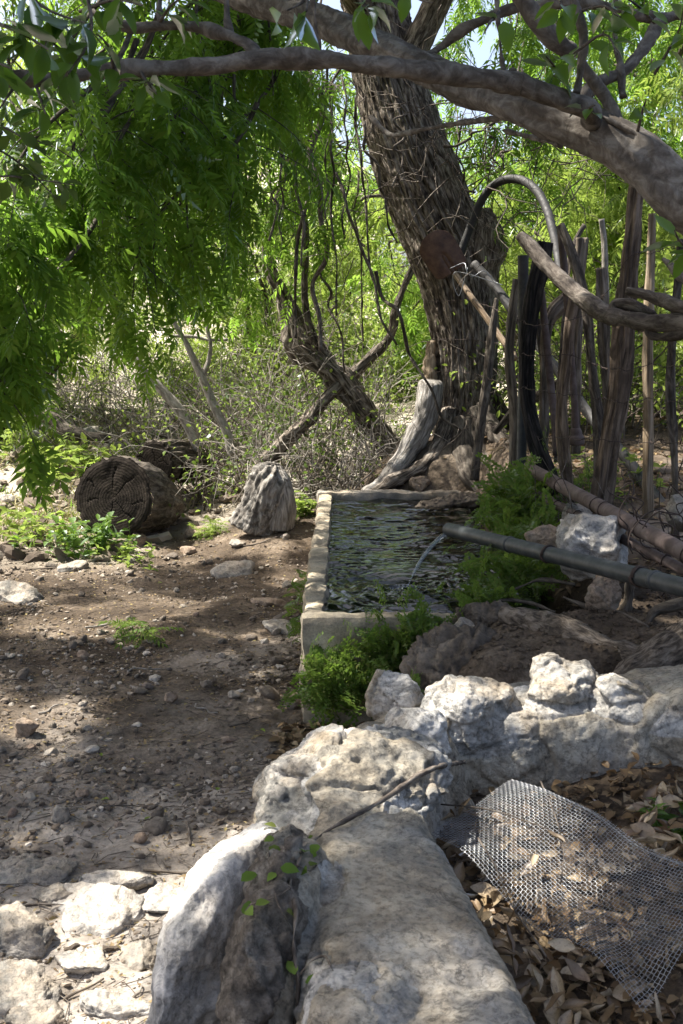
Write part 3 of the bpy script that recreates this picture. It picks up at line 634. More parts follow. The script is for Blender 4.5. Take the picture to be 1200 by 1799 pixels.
# ------------------------------------------------------------------ logs, stump, dead wood
def mat_logend():
    a = NT('log end'); t = a.tc()
    wv = a.n('TexWave', {'Vector': t, 'Scale': 14.0, 'Distortion': 3.5, 'Detail': 5, 'Detail Scale': 1.4}, wave_type='RINGS', rings_direction='Z').outputs['Fac']
    col = a.mix(a.ramp(a.noise(t, 5, 7, .65), [(.35, 0.), (.65, 1.)]), (.013, .0105, .0085), (.036, .029, .0225))
    col = a.mix(.7, col, a.ramp(wv, [(0., .45), (1., 1.5)]), 'MULTIPLY')
    return a.fin(col, .95, a.bump(a.noise(t, 40, 6, .7), .6, .008, a.bump(wv, .25, .003)), .1)
logend_m = mat_logend()
def cut_log(c, d, r, L, seed, bark, label, oval=1.0):
    d = np.asarray(d, float); d /= np.linalg.norm(d)
    o = empty('cut_log', c, label, 'log', 'sawn logs lying in the clearing')
    mb = MB(); dsp = lambda tc, an, Lg, r_: .016 * fbm(np.stack([np.cos(an) * 1.5, np.sin(an) * 1.5, Lg * 1.2], -1), seed, 4) * r / .3 + .016 * ridged(np.stack([np.cos(an) * 5, np.sin(an) * 5, Lg * 2.2], -1), seed + 2, 3) - .004 * ridged(np.stack([np.cos(an) * 16, np.sin(an) * 16, Lg * 4], -1), seed + 6, 2)
    sweep(mb, [c, c + d * L * .33, c + d * L * .66 - np.array([0, 0, .02]), c + d * L - np.array([0, 0, .05])], [r, r * .95, r * .82, r * .55], 110, .02, dsp, caps=False)
    side = mb.build('bark', bark, o)
    # sawn end: a disc with drying cracks running out from the heart
    n, m = 140, 46; ang = np.arange(n) * 2 * np.pi / n; rr_ = np.linspace(0, 1, m)
    A = resample(np.array([c, c + d * .05, c + d * .1]), .05); T_, N_, B_ = frames_along(A)
    edge = r + dsp(None, ang, np.zeros(n), None); edge_in = r + .016 * fbm(np.stack([np.cos(ang) * 1.5, np.sin(ang) * 1.5, 0 * ang], -1), seed, 2) * r / .3
    rad = rr_[:, None] * (edge_in[None, :] * (1 - rr_[:, None] ** 6) + edge[None, :] * rr_[:, None] ** 6) * .995; aa = np.repeat(ang[None, :], m, 0)
    dep = np.zeros((m, n)); g = np.random.default_rng(seed)
    pol = np.stack([rad * np.cos(aa), rad * np.sin(aa), 0 * rad], -1).reshape(-1, 3)
    dep = dep + .0045 * fbm(pol * 9, seed, 4).reshape(m, n) + .012 * sstep(.9, 1., rr_)[:, None]
    for k in range(7):
        a0 = k * .9 + g.uniform(-.25, .25); wob = a0 + .14 * fbm(np.stack([rr_ * 4, 0 * rr_ + k, 0 * rr_], -1), seed + k, 2)
        dd = np.abs((aa - wob[:, None] + np.pi) % (2 * np.pi) - np.pi) * rad; lo_, hi_ = (g.uniform(.0, .55), g.uniform(.6, 1.1))
        dep = dep + .022 * np.exp(-(dd / (.0014 + .0018 * rr_[:, None])) ** 2) * sstep(lo_, lo_ + .1, rr_)[:, None] * (1 - sstep(hi_ - .08, hi_, rr_))[:, None]
    V = c + rad[..., None] * (np.cos(aa)[..., None] * N_[0] + np.sin(aa)[..., None] * B_[0]) + (dep - .012)[..., None] * d
    i = np.arange(m - 1)[:, None] * n; j = np.arange(n)[None, :]; j2 = (j + 1) % n
    mb = MB(); loc2 = np.stack([rad * np.cos(aa), rad * np.sin(aa), 0 * rad], -1).reshape(-1, 3)
    mb.add(V.reshape(-1, 3), np.stack([i + j, i + n + j, i + n + j2, i + j2], -1).reshape(-1, 4), None, loc2)
    mb.build('sawn_end', logend_m, o); return o
cut_log(P(200, 876, 8.85), (.27, .95, -.14), .318, .95, 5, bark_dark, 'thickest sawn log with its cracked round end facing the clearing')
cut_log(P(273, 812, 10.0), (.3, .9, -.03), .19, .9, 6, bark_dark, 'smaller sawn log lying behind the thickest log')
cut_log(P(322, 828, 10.1), (.4, .9, .05), .105, .45, 8, bark_dark, 'short broken log piece beside the smaller sawn log')
# stump leaning over
st = empty('tree_stump', P(455, 905, 8.7), 'weathered grey broken stump with rough bark and one bare pale face', 'stump')
pts, rad = px_path([(452, 925, 8.75, 88), (461, 890, 8.72, 74), (470, 858, 8.7, 66), (478, 834, 8.72, 54), (483, 822, 8.73, 34), (485, 816, 8.73, 16)])
mb = MB(); sweep(mb, pts, rad, 90, .012, lambda tc, an, L, r: .035 * fbm(np.stack([np.cos(an) * 1.4, np.sin(an) * 1.4, L * 4], -1), 3, 5) + .03 * np.maximum(0, L - .25) / .2 * fbm(np.stack([np.cos(an) * 4, np.sin(an) * 4, L * 6], -1), 33, 3) + .009 * ridged(np.stack([np.cos(an) * 10, np.sin(an) * 10, L * 14], -1), 8, 3) + .006 * ridged(tc * 26, 9, 2))
mb.build('stump_bark', bark_stump, st)
pts, rad = px_path([(488, 925, 8.70, 58), (490, 885, 8.68, 54), (488, 855, 8.68, 46), (482, 830, 8.70, 30)])
mb = MB(); sweep(mb, pts, rad, 60, .012, lambda tc, an, L, r: .02 * fbm(np.stack([np.cos(an) * 1.6, np.sin(an) * 1.6, L * 3], -1), 13, 4) + .005 * ridged(np.stack([np.cos(an) * 11, np.sin(an) * 11, L * 4], -1), 9, 3))
mb.build('bare_face', wood_grey, st)
def limb_thing(name, lst, mat, label, cat, n=24, step=.03, a1=.02, s1=5, a2=.004, s2=30, seed=0, group=None):
    pts, rad = px_path(lst); mb = MB(); sweep(mb, pts, rad, n, step, lumpy(seed, a1, s1, a2, s2))
    return tag(mb.build(name, mat, loc=pts[0]), label, cat, group)
limb_thing('dead_log', [(640, 868, 8.7, 16), (672, 848, 8.8, 26), (712, 800, 8.95, 36), (740, 750, 9.0, 42), (752, 712, 9.02, 44), (757, 678, 9.05, 42), (758, 668, 9.05, 30)], wood_grey, 'barkless pale grey log leaning against the big tree', 'log', 48, .02, .014, 6, .004, 25, 3)
limb_thing('dead_branch', [(885, 1078, 4.5, 26), (930, 1092, 4.42, 46), (985, 1112, 4.3, 54), (1040, 1130, 4.2, 56), (1100, 1150, 4.12, 50), (1160, 1165, 4.05, 46), (1250, 1175, 4.0, 44)], bark_root, 'thick half buried weathered root lying behind the back boulders', 'dead wood', 48, .012, .016, 6, .007, 26, 5)
limb_thing('dead_branch', [(1080, 1200, 3.98, 40), (1130, 1170, 4.0, 70), (1190, 1140, 4.05, 90), (1260, 1110, 4.1, 100)], bark_root, 'broad split grey trunk piece rising beside the wall end', 'dead wood', 60, .012, .018, 5, .009, 22, 6)
limb_thing('dead_branch', [(1115, 1145, 4.3, 8), (1135, 1100, 4.35, 14), (1150, 1075, 4.4, 18), (1190, 1062, 4.42, 20), (1250, 1050, 4.45, 22)], bark_dark, 'dark forked dead branch under the black pipe', 'dead wood', 14, .02, .006, 9, 0, 30, 7)
limb_thing('wood_stake', [(1095, 1085, 4.72, 18), (1104, 1050, 4.7, 20), (1108, 1015, 4.68, 17), (1109, 1000, 4.68, 12)], wood_grain, 'short rotten stub of wood standing under the black pipe', 'stake', 20, .015, .008, 9, .004, 40, 8)
pts = [on_wall(a_, b_, .010 + l_) for a_, b_, l_ in ((528, 1498, 0), (560, 1470, .01), (592, 1450, .02), (625, 1432, .02), (660, 1413, .012), (690, 1394, .01), (712, 1378, .012), (735, 1362, .02), (775, 1346, .02), (815, 1339, .012))]
mb = MB(); sweep(mb, pts, [.003, .0035, .004, .005, .0058, .0065, .0068, .0068, .0065, .005], 10, .012, lumpy(9, .002, 24)); tag(mb.build('stick', twig_m, loc=pts[0]), 'long thin crooked stick lying across the stone wall', 'stick')
limb_thing('dead_branch', [(190, 770, 11.5, 16), (120, 758, 11.6, 26), (95, 735, 11.7, 30), (60, 728, 11.8, 14)], bark_dark, 'dark crooked fallen branch among the pale hillside rocks', 'dead wood', 16, .04, .02, 5, 0, 30, 10)
limb_thing('dead_log', [(-20, 983, 8.3, 30), (30, 981, 8.35, 30), (58, 978, 8.4, 26)], bark_dark, 'short dark burnt log lying in front of the weeds', 'log', 20, .02, .01, 9, .004, 30, 11)
limb_thing('dead_branch', [(-10, 1240, 5.3, 20), (20, 1237, 5.3, 22), (38, 1234, 5.35, 12)], bark_dark, 'dark rotten chunk of branch on the bare dirt', 'dead wood', 16, .02, .01, 12, .004, 30, 12)

for k, l in enumerate(([(830, 1075, 4.75, 5), (880, 1058, 4.8, 7), (930, 1062, 4.75, 7), (975, 1078, 4.6, 5)], [(990, 1052, 4.75, 6), (1030, 1068, 4.65, 9), (1085, 1078, 4.5, 9), (1140, 1105, 4.3, 6)], [(900, 1040, 5.0, 5), (950, 1022, 5.0, 8), (1010, 1030, 4.9, 6)])):
    limb_thing('root', [(a_, b_ - 3, y_, w_ * .8) for a_, b_, y_, w_ in l], bark_dark, ('thin bare root crossing the dark soil beside the mound', 'bare root running below the pointed tan rock', 'short root under the spout pipe near the ferns')[k], 'root', 10, .02, .004, 12, 0, 30, 40 + k)

# ------------------------------------------------------------------ the big tree
BT = np.array([P(812, 800, 9.35)[0], 9.35, P(812, 800, 9.35)[2] - .05])
big = empty('big_tree', BT, 'massive leaning tree with deeply furrowed bark and feathery hanging foliage', 'tree')
pts, rad = px_path([(808, 850, 9.30, 150), (810, 800, 9.32, 118), (814, 745, 9.34, 103), (817, 690, 9.36, 104), (819, 640, 9.38, 108), (818, 590, 9.40, 114), (812, 540, 9.42, 122), (804, 490, 9.44, 130), (788, 440, 9.46, 138), (768, 390, 9.48, 140), (745, 330, 9.5, 138), (720, 265, 9.52, 132), (697, 190, 9.55, 124), (680, 120, 9.58, 118), (664, 40, 9.6, 108), (650, -40, 9.6, 102), (630, -160, 9.6, 96), (590, -330, 9.5, 84)])
def furrow(tc, an, L, r):
    tw = an + .25 * L; u = np.stack([np.cos(tw), np.sin(tw), L * .35], -1)
    rg = ridged(u * np.array([6.5, 6.5, 2.6]), 21, 3)
    crack = ridged(np.stack([np.cos(tw) * 7, np.sin(tw) * 7, L * 6], -1), 27, 2)
    fi = ridged(u * np.array([15, 15, 8]) + .35 * fbm(tc * 9, 3, 2)[:, None], 43, 2)
    return .012 * (rg - .8) + .011 * (fi - .6) - .006 * np.maximum(crack, 0) + .008 * fbm(np.stack([np.cos(an) * 1.3, np.sin(an) * 1.3, L * .9], -1), 24, 3) + .006 * fbm(np.stack([np.cos(an) * 14, np.sin(an) * 14, L * 9], -1), 31, 2)
mb = MB(); sweep(mb, pts, rad, 300, .014, furrow); mb.build('trunk', bark_furrow, big)
def part_limb(parent, name, lst, mat, n=20, step=.04, a1=.015, s1=5, a2=.005, s2=28, seed=0, disp=None):
    pts, rad = px_path(lst); mb = MB(); sweep(mb, pts, rad, n, step, disp or lumpy(seed, a1, s1, a2, s2)); return mb.build(name, mat, parent)
# burl, roots, splintered scar, upper limbs
part_limb(big, 'burl', [(846, 375, 9.40, 40), (850, 405, 9.36, 66), (848, 440, 9.34, 72), (846, 480, 9.36, 56), (842, 520, 9.40, 30)], bark_furrow, 60, .02, .03, 6, .02, 18, 4)
for k, l in enumerate(([(840, 690, 9.2, 30), (858, 740, 9.05, 36), (880, 772, 8.85, 30), (905, 790, 8.6, 22), (925, 800, 8.4, 12)],
                       [(850, 650, 9.3, 26), (870, 715, 9.25, 34), (905, 750, 9.2, 28), (950, 770, 9.1, 16)],
                       [(790, 720, 9.15, 30), (775, 780, 8.98, 34), (740, 820, 8.85, 26), (690, 846, 8.75, 20), (645, 868, 8.7, 12)],
                       [(812, 740, 9.1, 34), (815, 800, 8.9, 40), (825, 840, 8.7, 30), (850, 868, 8.6, 14)],
                       [(835, 720, 9.14, 30), (842, 790, 8.95, 30), (868, 825, 8.75, 22), (900, 838, 8.6, 12)])):
    part_limb(big, 'root', l, bark_dark if k != 2 else bark_furrow, 28, .025, .02, 6, .01, 20, 30 + k)
part_limb(big, 'splintered_scar', [(757, 600, 9.33, 14), (756, 640, 9.28, 24), (757, 670, 9.25, 22), (760, 700, 9.26, 10)], wood_tan, 24, .015, .012, 10, .01, 40, 9)
part_limb(big, 'bough', [(700, 150, 9.5, 50), (760, 20, 9.3, 46), (850, -140, 8.8, 42), (980, -420, 7.5, 36), (1080, -900, 5.6, 26)], bark_furrow, 30, .05)
part_limb(big, 'bough', [(600, -300, 9.5, 70), (480, -600, 8.6, 56), (330, -1000, 7.0, 44), (150, -1700, 5.0, 30)], bark_furrow, 30, .05)
part_limb(big, 'bough', [(655, 20, 9.6, 60), (585, -60, 9.0, 46), (470, -160, 8.2, 40), (300, -260, 7.2, 30), (60, -380, 6.3, 20)], bark_furrow, 30, .05)

# ------------------------------------------------------------------ smooth barked tree whose limbs cross the top of the view
sm = empty('smooth_limbed_tree', (1.75, 3.0, h1(1.75, 3.0)), 'smooth grey barked tree whose long limbs and broad leaves overhang the spring', 'tree')
pts, rad = px_path([(1680, 1100, 3.1, 150), (1640, 860, 3.08, 130), (1540, 640, 3.06, 120), (1390, 480, 3.06, 104), (1270, 395, 3.1, 96), (1200, 350, 3.15, 92), (1150, 300, 3.2, 84), (1100, 262, 3.26, 80), (1050, 234, 3.32, 78), (975, 210, 3.42, 66), (900, 183, 3.55, 58), (800, 146, 3.75, 55), (700, 100, 3.95, 52), (600, 52, 4.2, 50), (500, 18, 4.45, 46), (400, -14, 4.7, 40), (250, -80, 5.1, 30)])
mb = MB(); dsp = lambda tc, an, L, r: .008 * fbm(np.stack([np.cos(an) * 1.5, np.sin(an) * 1.5, L * 5], -1), 2, 4) + .0022 * ridged(np.stack([np.cos(an) * 4, np.sin(an) * 4, L * 22], -1), 7, 2) + .011 * np.maximum(0, fbm(np.stack([np.cos(an) * 1.3, np.sin(an) * 1.3, L * 7], -1), 12, 2) - .45)
sweep(mb, pts, rad, 64, .008, dsp); mb.build('trunk', bark_smooth, sm)
for l in ([(1040, 212, 3.26, 40), (1035, 192, 3.18, 36), (990, 176, 3.14, 36), (925, 152, 3.1, 38), (912, 148, 3.1, 43), (850, 139, 3.06, 36), (750, 126, 3.0, 33), (650, 114, 2.95, 32), (560, 104, 2.92, 33), (480, 103, 2.9, 35), (440, 106, 2.88, 35), (380, 115, 2.86, 31), (300, 119, 2.84, 28), (200, 124, 2.82, 26), (100, 137, 2.8, 25), (0, 140, 2.78, 23), (-120, 150, 2.76, 20)],
          [(455, 102, 2.9, 26), (432, 76, 2.92, 22), (392, 60, 2.95, 19), (340, 47, 2.98, 17), (280, 45, 3.0, 17), (230, 48, 3.02, 18), (195, 36, 3.04, 16), (160, 18, 3.06, 14), (135, -30, 3.1, 12)],
          [(404, 64, 2.95, 13), (399, 30, 2.97, 11), (397, -30, 3.0, 10)], [(284, 46, 3.0, 10), (280, 20, 3.0, 8), (281, -30, 3.02, 7)],
          [(1225, 22, 3.7, 20), (1165, 34, 3.65, 20), (1140, 72, 3.6, 20), (1100, 120, 3.52, 20), (1050, 146, 3.46, 20), (1025, 170, 3.4, 20), (1005, 205, 3.38, 22)],
          [(1020, 105, 3.3, 18), (1040, 138, 3.3, 21), (1068, 180, 3.3, 22), (1098, 240, 3.26, 26)], [(1004, -20, 3.2, 15), (1024, 60, 3.2, 17), (1021, 110, 3.2, 17), (1013, 165, 3.18, 18)],
          [(900, -30, 3.3, 26), (950, 44, 3.32, 32), (985, 80, 3.34, 34), (1000, 88, 3.35, 36), (1004, 91, 3.36, 30)],
          [(735, 110, 3.9, 14), (770, 86, 3.9, 15), (820, 48, 3.85, 16), (900, 16, 3.8, 15), (960, 6, 3.75, 15), (1050, 8, 3.7, 15), (1120, 26, 3.68, 17), (1162, 34, 3.66, 18)],
          [(900, 206, 3.6, 13), (840, 212, 3.8, 12), (790, 219, 4.0, 11), (720, 232, 4.2, 9), (685, 236, 4.4, 8), (650, 205, 4.5, 5)], [(1050, 200, 3.25, 9), (1110, 232, 3.2, 9), (1170, 276, 3.15, 8), (1230, 300, 3.1, 8)],
          [(985, 255, 3.5, 7), (930, 240, 3.7, 6), (870, 226, 3.9, 5)], [(1095, 170, 3.45, 14), (1088, 110, 3.5, 12), (1078, 40, 3.5, 10), (1085, -20, 3.5, 9)],
          [(760, 97, 3.9, 6), (800, 113, 3.8, 6), (842, 130, 3.7, 5)], [(560, 105, 2.92, 8), (556, 60, 2.9, 6), (548, -20, 2.9, 5)], [(905, 135, 3.1, 10), (900, 126, 3.1, 12), (897, 120, 3.1, 7)], [(885, 133, 3.1, 6), (877, 60, 3.1, 5), (872, -20, 3.1, 4)]):
    part_limb(sm, 'branch', l, bark_smooth, 24, .01, .005, 12, .0018, 50, len(l))

# ------------------------------------------------------------------ gnarled second tree, saplings
gn = empty('gnarled_tree', P(690, 830, 10.0), 'thin gnarled dark tree leaning away behind the trough', 'tree')
knob = lambda seed: (lambda tc, an, L, r: .35 * r * fbm(np.stack([np.cos(an) * 1.4, np.sin(an) * 1.4, L * 4], -1), seed, 3) + .12 * r * ridged(np.stack([np.cos(an) * 4, np.sin(an) * 4, L * 5], -1), seed, 2))
part_limb(gn, 'trunk', [(700, 850, 9.9, 44), (690, 800, 9.95, 42), (664, 758, 10, 40), (632, 716, 10, 42), (608, 680, 10, 44), (585, 650, 10, 40), (560, 628, 10, 46), (536, 610, 10, 52), (522, 588, 10, 46), (510, 550, 10, 30), (497, 518, 10, 24), (478, 482, 10, 20), (470, 440, 10, 17), (480, 380, 9.9, 15), (505, 300, 9.8, 14), (525, 220, 9.7, 13), (540, 120, 9.6, 12), (560, 20, 9.4, 10)], bark_furrow, 50, .02, disp=knob(5))
part_limb(gn, 'limb', [(606, 668, 10, 24), (582, 690, 9.9, 22), (530, 748, 9.8, 22), (492, 785, 9.7, 23), (465, 812, 9.65, 22)], bark_furrow, 28, .025, disp=knob(6))
part_limb(gn, 'limb', [(604, 672, 10, 22), (645, 634, 10.1, 18), (680, 600, 10.2, 15), (692, 575, 10.2, 15), (694, 550, 10.2, 13), (710, 505, 10.3, 11), (728, 465, 10.4, 9), (750, 420, 10.4, 6)], bark_furrow, 24, .025, disp=knob(7))
part_limb(gn, 'limb', [(556, 610, 9.9, 18), (540, 560, 9.85, 11), (535, 500, 9.8, 10), (538, 420, 9.8, 10), (530, 330, 9.7, 9), (545, 240, 9.6, 8)], bark_dark, 16, .03, disp=knob(8))
for lst, lab in (([(350, 790, 10.4, 20), (338, 760, 10.4, 20), (318, 725, 10.4, 19), (298, 700, 10.4, 17), (276, 676, 10.4, 15), (256, 655, 10.4, 13), (242, 632, 10.4, 12), (230, 605, 10.5, 9), (222, 560, 10.5, 7)], 'pale slender leaning sapling just behind the sawn logs'),
                 ([(408, 800, 10.0, 16), (398, 758, 10.0, 16), (380, 722, 10.0, 15), (358, 670, 10.0, 14), (342, 636, 10.0, 12), (326, 600, 10.0, 10), (305, 565, 10.0, 8), (290, 520, 10.0, 6)], 'grey forked sapling standing nearer the stump')):
    sp_ = empty('sapling', P(*lst[0][:3]), lab, 'sapling', 'saplings behind the logs')
    part_limb(sp_, 'stem', lst, bark_pale, 16, .03, .004, 10, 0)
    if 'forked' in lab:
        part_limb(sp_, 'branch', [(356, 664, 10, 9), (366, 635, 10, 8), (370, 605, 10, 7), (364, 572, 10, 6), (372, 530, 10, 5)], bark_pale, 10, .03, .003, 10, 0)
        part_limb(sp_, 'branch', [(305, 590, 10, 5), (345, 592, 10, 6), (365, 597, 10, 5), (400, 597, 10, 5)], bark_pale, 10, .03, .003, 10, 0)

# ------------------------------------------------------------------ fence of mixed stakes
FG = 'posts of the rough stick fence'
def post(lst, mat, label, name='fence_post', cat='post', n=28, a1=.008, s1=8, a2=.006, s2=22, seed=1, down=.18):
    pts, rad = px_path(lst); rad = rad * (.84 if mat is not charred else .70); g = pts[-1]; mb = MB()
    pts = np.vstack([pts, g + (pts[-1] - pts[-2]) / np.linalg.norm(pts[-1] - pts[-2]) * down]); rad = np.append(rad, rad[-1])
    if n < 12: dsp = lumpy(seed, a1 * .3, s1)
    else: dsp = lambda tc, an, L, r: a1 * fbm(np.stack([np.cos(an) * 1.2, np.sin(an) * 1.2, L * 2.5], -1), seed, 3) + a2 * (ridged(np.stack([np.cos(an) * 3.2, np.sin(an) * 3.2, L * 1.4 + .3 * an], -1), seed + 3, 3) - 1.1) * np.minimum(r / .04, 1)
    sweep(mb, pts, rad, n, .016, dsp)
    return tag(mb.build(name, mat, loc=g), label, cat, FG)
post([(957, 425, 6.7, 34), (948, 470, 6.7, 44), (938, 520, 6.7, 42), (929, 580, 6.7, 38), (925, 650, 6.7, 36), (926, 700, 6.7, 36), (934, 745, 6.68, 38), (946, 785, 6.65, 44), (958, 818, 6.62, 44)], charred, 'fire blackened thick post beside the grey plastic pipe stub', n=40, a1=.012, a2=.012, seed=2)
post([(908, 490, 7.0, 10), (902, 540, 7.0, 18), (894, 610, 7.0, 19), (899, 680, 7.0, 20), (904, 740, 7.0, 20), (900, 820, 6.95, 18)], wood_grain, 'thin crooked grey stake just left of the blackened post', seed=3)
post([(872, 525, 8.3, 12), (866, 575, 8.25, 18), (858, 650, 8.2, 20), (848, 720, 8.15, 20), (838, 800, 8.1, 18)], bark_dark, 'dark stake leaning on the big tree trunk', seed=4)
post([(1010, 515, 6.3, 22), (1000, 570, 6.3, 24), (993, 640, 6.3, 24), (986, 720, 6.28, 26), (990, 790, 6.26, 28), (995, 830, 6.25, 28)], wood_brown, 'brown flaky stake between the two iron pipes', seed=5)
post([(985, 395, 6.5, 20), (1000, 430, 6.45, 22), (1018, 490, 6.4, 22), (1032, 555, 6.35, 22), (1040, 640, 6.32, 20), (1048, 710, 6.3, 20), (1052, 775, 6.28, 22), (1050, 860, 6.1, 22)], bark_dark, 'bent lichen spotted stake with a leaning top', seed=6)
post([(1056, 470, 6.8, 22), (1060, 540, 6.8, 26), (1062, 600, 6.8, 26), (1066, 680, 6.8, 24), (1064, 770, 6.75, 22)], wood_grain, 'old twisted grey brown post behind the thickest post', seed=7, a2=.012)
post([(1119, 325, 5.85, 30), (1112, 400, 5.85, 34), (1104, 470, 5.85, 34), (1098, 530, 5.85, 40), (1096, 600, 5.85, 42), (1088, 680, 5.82, 42), (1075, 750, 5.8, 44), (1066, 810, 5.78, 44), (1058, 872, 5.75, 42)], wood_brown, 'thickest rough trunk post with peeling dark bark', n=48, a1=.012, a2=.009, seed=8)
post([(1146, 375, 6.1, 15), (1143, 470, 6.1, 17), (1140, 540, 6.05, 21), (1138, 640, 6.0, 23), (1139, 740, 5.95, 24), (1138, 852, 5.9, 25)], wood_tan, 'straight split tan wooden post with square edges', n=24, a1=.003, a2=.009, seed=9)
post([(1196, 420, 5.6, 17), (1190, 500, 5.6, 18), (1182, 590, 5.55, 18), (1178, 680, 5.5, 17), (1184, 790, 5.45, 17), (1186, 900, 5.4, 17)], bark_dark, 'slim dark stake standing last in the fence', seed=10)
post([(1056, 385, 7.2, 11), (1061, 430, 7.2, 12), (1064, 500, 7.2, 12), (1066, 640, 7.1, 12), (1066, 740, 7.0, 12)], bark_pale, 'pale thin stake poking above the old twisted post', seed=11, n=16)
post([(1024, 418, 7.0, 30), (1022, 440, 7.0, 28), (1016, 500, 7.0, 24), (1012, 620, 6.95, 22), (1012, 745, 6.9, 20)], wood_grain, 'post with a sawn knobby block of a top', seed=12, a2=.012)
post([(1000, 520, 6.9, 30), (975, 545, 6.9, 36), (962, 575, 6.9, 24), (957, 640, 6.9, 18), (955, 760, 6.85, 18)], wood_grain, 'forked crooked limb post behind the blackened post', seed=13, a2=.012)
post([(1027, 396, 7.3, 7), (1010, 425, 7.2, 8), (1000, 470, 7.1, 9), (985, 640, 7.0, 9), (978, 760, 6.9, 9)], bark_dark, 'dark slanting thin stick within the fence', seed=14, n=12)
post([(945, 560, 7.3, 12), (955, 660, 7.3, 14), (948, 790, 7.2, 14)], bark_dark, 'short dark stick behind the blackened post', seed=15, n=12)
post([(870, 760, 7.4, 14), (905, 720, 7.3, 18), (955, 690, 7.2, 18), (985, 668, 7.1, 12)], bark_dark, 'dark broken limb slanting low through the fence', seed=16, n=14, down=.05)
def pipe_thing(lst, mat, label, n=16, name='iron_pipe', cat='pipe', group=None, step=.03):
    pts, rad = px_path(lst); mb = MB(); sweep(mb, pts, rad, n, step, lumpy(3, .0008, 20)); return tag(mb.build(name, mat, loc=pts[0]), label, cat, group)
o = empty('iron_pipe', P(1013, 775, 6.6), 'upright rusty iron pipe ending in a coupling above the grass', 'pipe', 'iron pipes in the fence')
pts, rad = px_path([(985, 400, 6.55, 13), (992, 480, 6.55, 13), (999, 560, 6.57, 12), (1006, 660, 6.6, 12), (1013, 770, 6.6, 13)]); mb = MB(); sweep(mb, pts, rad, 16, .03); mb.build('pipe_body', rust_m, o)
pts, rad = px_path([(1012, 752, 6.6, 14), (1012, 757, 6.6, 20), (1013, 764, 6.6, 21), (1013, 768, 6.6, 26), (1014, 780, 6.6, 26), (1014, 782, 6.6, 22)]); mb = MB(); sweep(mb, pts, rad, 20, .01); mb.build('pipe_coupling', rust_m, o)
pipe_thing([(950, 500, 6.8, 12), (958, 580, 6.8, 13), (966, 660, 6.8, 13), (975, 745, 6.75, 14), (978, 800, 6.7, 14)], rust_m, 'reddish iron pipe right beside the blackened post', group='iron pipes in the fence')
rp = empty('rusty_pipe', P(928, 822, 6.4), 'thicker of two rusty pipes lying slanted beneath the fence', 'pipe', 'rusty pipes beneath the fence')
a0, a1 = P(928, 822, 6.4), P(1330, 1040, 3.75); pipe_mesh(a0, a1, .035).build('pipe_body', rust_m, rp)
for f in (.22, .42, .46, .62, .80): 
    mb = MB(); sweep(mb, ring(a0 + (a1 - a0) * f, (a1 - a0) / np.linalg.norm(a1 - a0), .035, .003, 1.4, int(f * 90)), .0026, 5, .02); mb.build('wire_tie', wire_rust, rp)
rp2 = empty('rusty_pipe', P(938, 866, 6.2), 'thinner of two rusty pipes lying slanted beneath the fence', 'pipe', 'rusty pipes beneath the fence')
b0_, b1_ = P(938, 866, 6.2), P(1330, 1068, 3.85); pipe_mesh(b0_, b1_, .0225).build('pipe_body', rust_m, rp2)
for f in (.16, .28, .5, .7): 
    mb = MB(); sweep(mb, ring(b0_ + (b1_ - b0_) * f, (b1_ - b0_) / np.linalg.norm(b1_ - b0_), .0225, .003, 1.6, int(f * 70)), .0026, 5, .02); mb.build('wire_tie', wire_rust, rp2)
pipe_thing([(832, 463, 9.0, 15), (862, 495, 8.9, 16), (895, 537, 8.75, 17), (945, 605, 8.5, 17), (1000, 678, 8.1, 18), (1040, 735, 7.8, 18), (1100, 805, 7.2, 20), (1150, 872, 6.7, 22), (1190, 925, 6.3, 24)], poly_grey, 'long grey pipe slanting down behind the fence to the ground', 20, 'plastic_pipe')
pipe_thing([(802, 470, 8.75, 14), (812, 438, 8.75, 14), (826, 400, 8.74, 14), (843, 358, 8.7, 14), (862, 330, 8.65, 14), (890, 315, 8.55, 15), (920, 318, 8.4, 15), (945, 338, 8.2, 15), (962, 372, 8.0, 15), (972, 410, 7.8, 15), (980, 450, 7.6, 15), (986, 500, 7.4, 15)], hose_m, 'bent black hose arching from the shovel over to the fence', 22, 'black_hose', 'hose')
kp = empty('plastic_pipe', P(916, 850, 6.85), 'upright grey plastic pipe stub with an open end beside the blackened post', 'pipe')
pipe_mesh(P(919, 449, 6.85), P(920, 640, 6.85), .032).build('pipe_body', poly_grey, kp); pipe_mesh(P(920, 640, 6.85), P(915, 850, 6.85), .030).build('pipe_body', poly_m, kp)
# crossing rail with its forks
rl = empty('fence_rail', P(1100, 560, 5.4), 'bent forked grey limb tied as top rail across the fence', 'rail')
part_limb(rl, 'rail_limb', [(914, 414, 6.5, 18.5), (930, 430, 6.45, 25.2), (960, 466, 6.3, 26.9), (1000, 504, 6.1, 29.4), (1035, 532, 5.9, 31.9), (1065, 552, 5.7, 31.9), (1095, 560, 5.5, 28.6), (1140, 567, 5.3, 30.2), (1200, 568, 5.1, 33.6), (1300, 572, 4.8, 37.0)], bark_rail, 36, .015, .005, 9, .003, 30, 4)
part_limb(rl, 'rail_fork', [(1080, 560, 5.6, 20.2), (1082, 535, 5.62, 21.8), (1110, 536, 5.55, 21.8), (1140, 548, 5.45, 15.1), (1150, 552, 5.4, 8.4)], bark_rail, 24, .015, .005, 9, .003, 30, 6)
part_limb(rl, 'rail_fork', [(1104, 512, 5.5, 18.5), (1135, 518, 5.4, 20.2), (1165, 528, 5.3, 21.8), (1200, 540, 5.1, 23.5), (1300, 560, 4.8, 25.2)], bark_rail, 24, .015, .005, 9, .003, 30, 7)
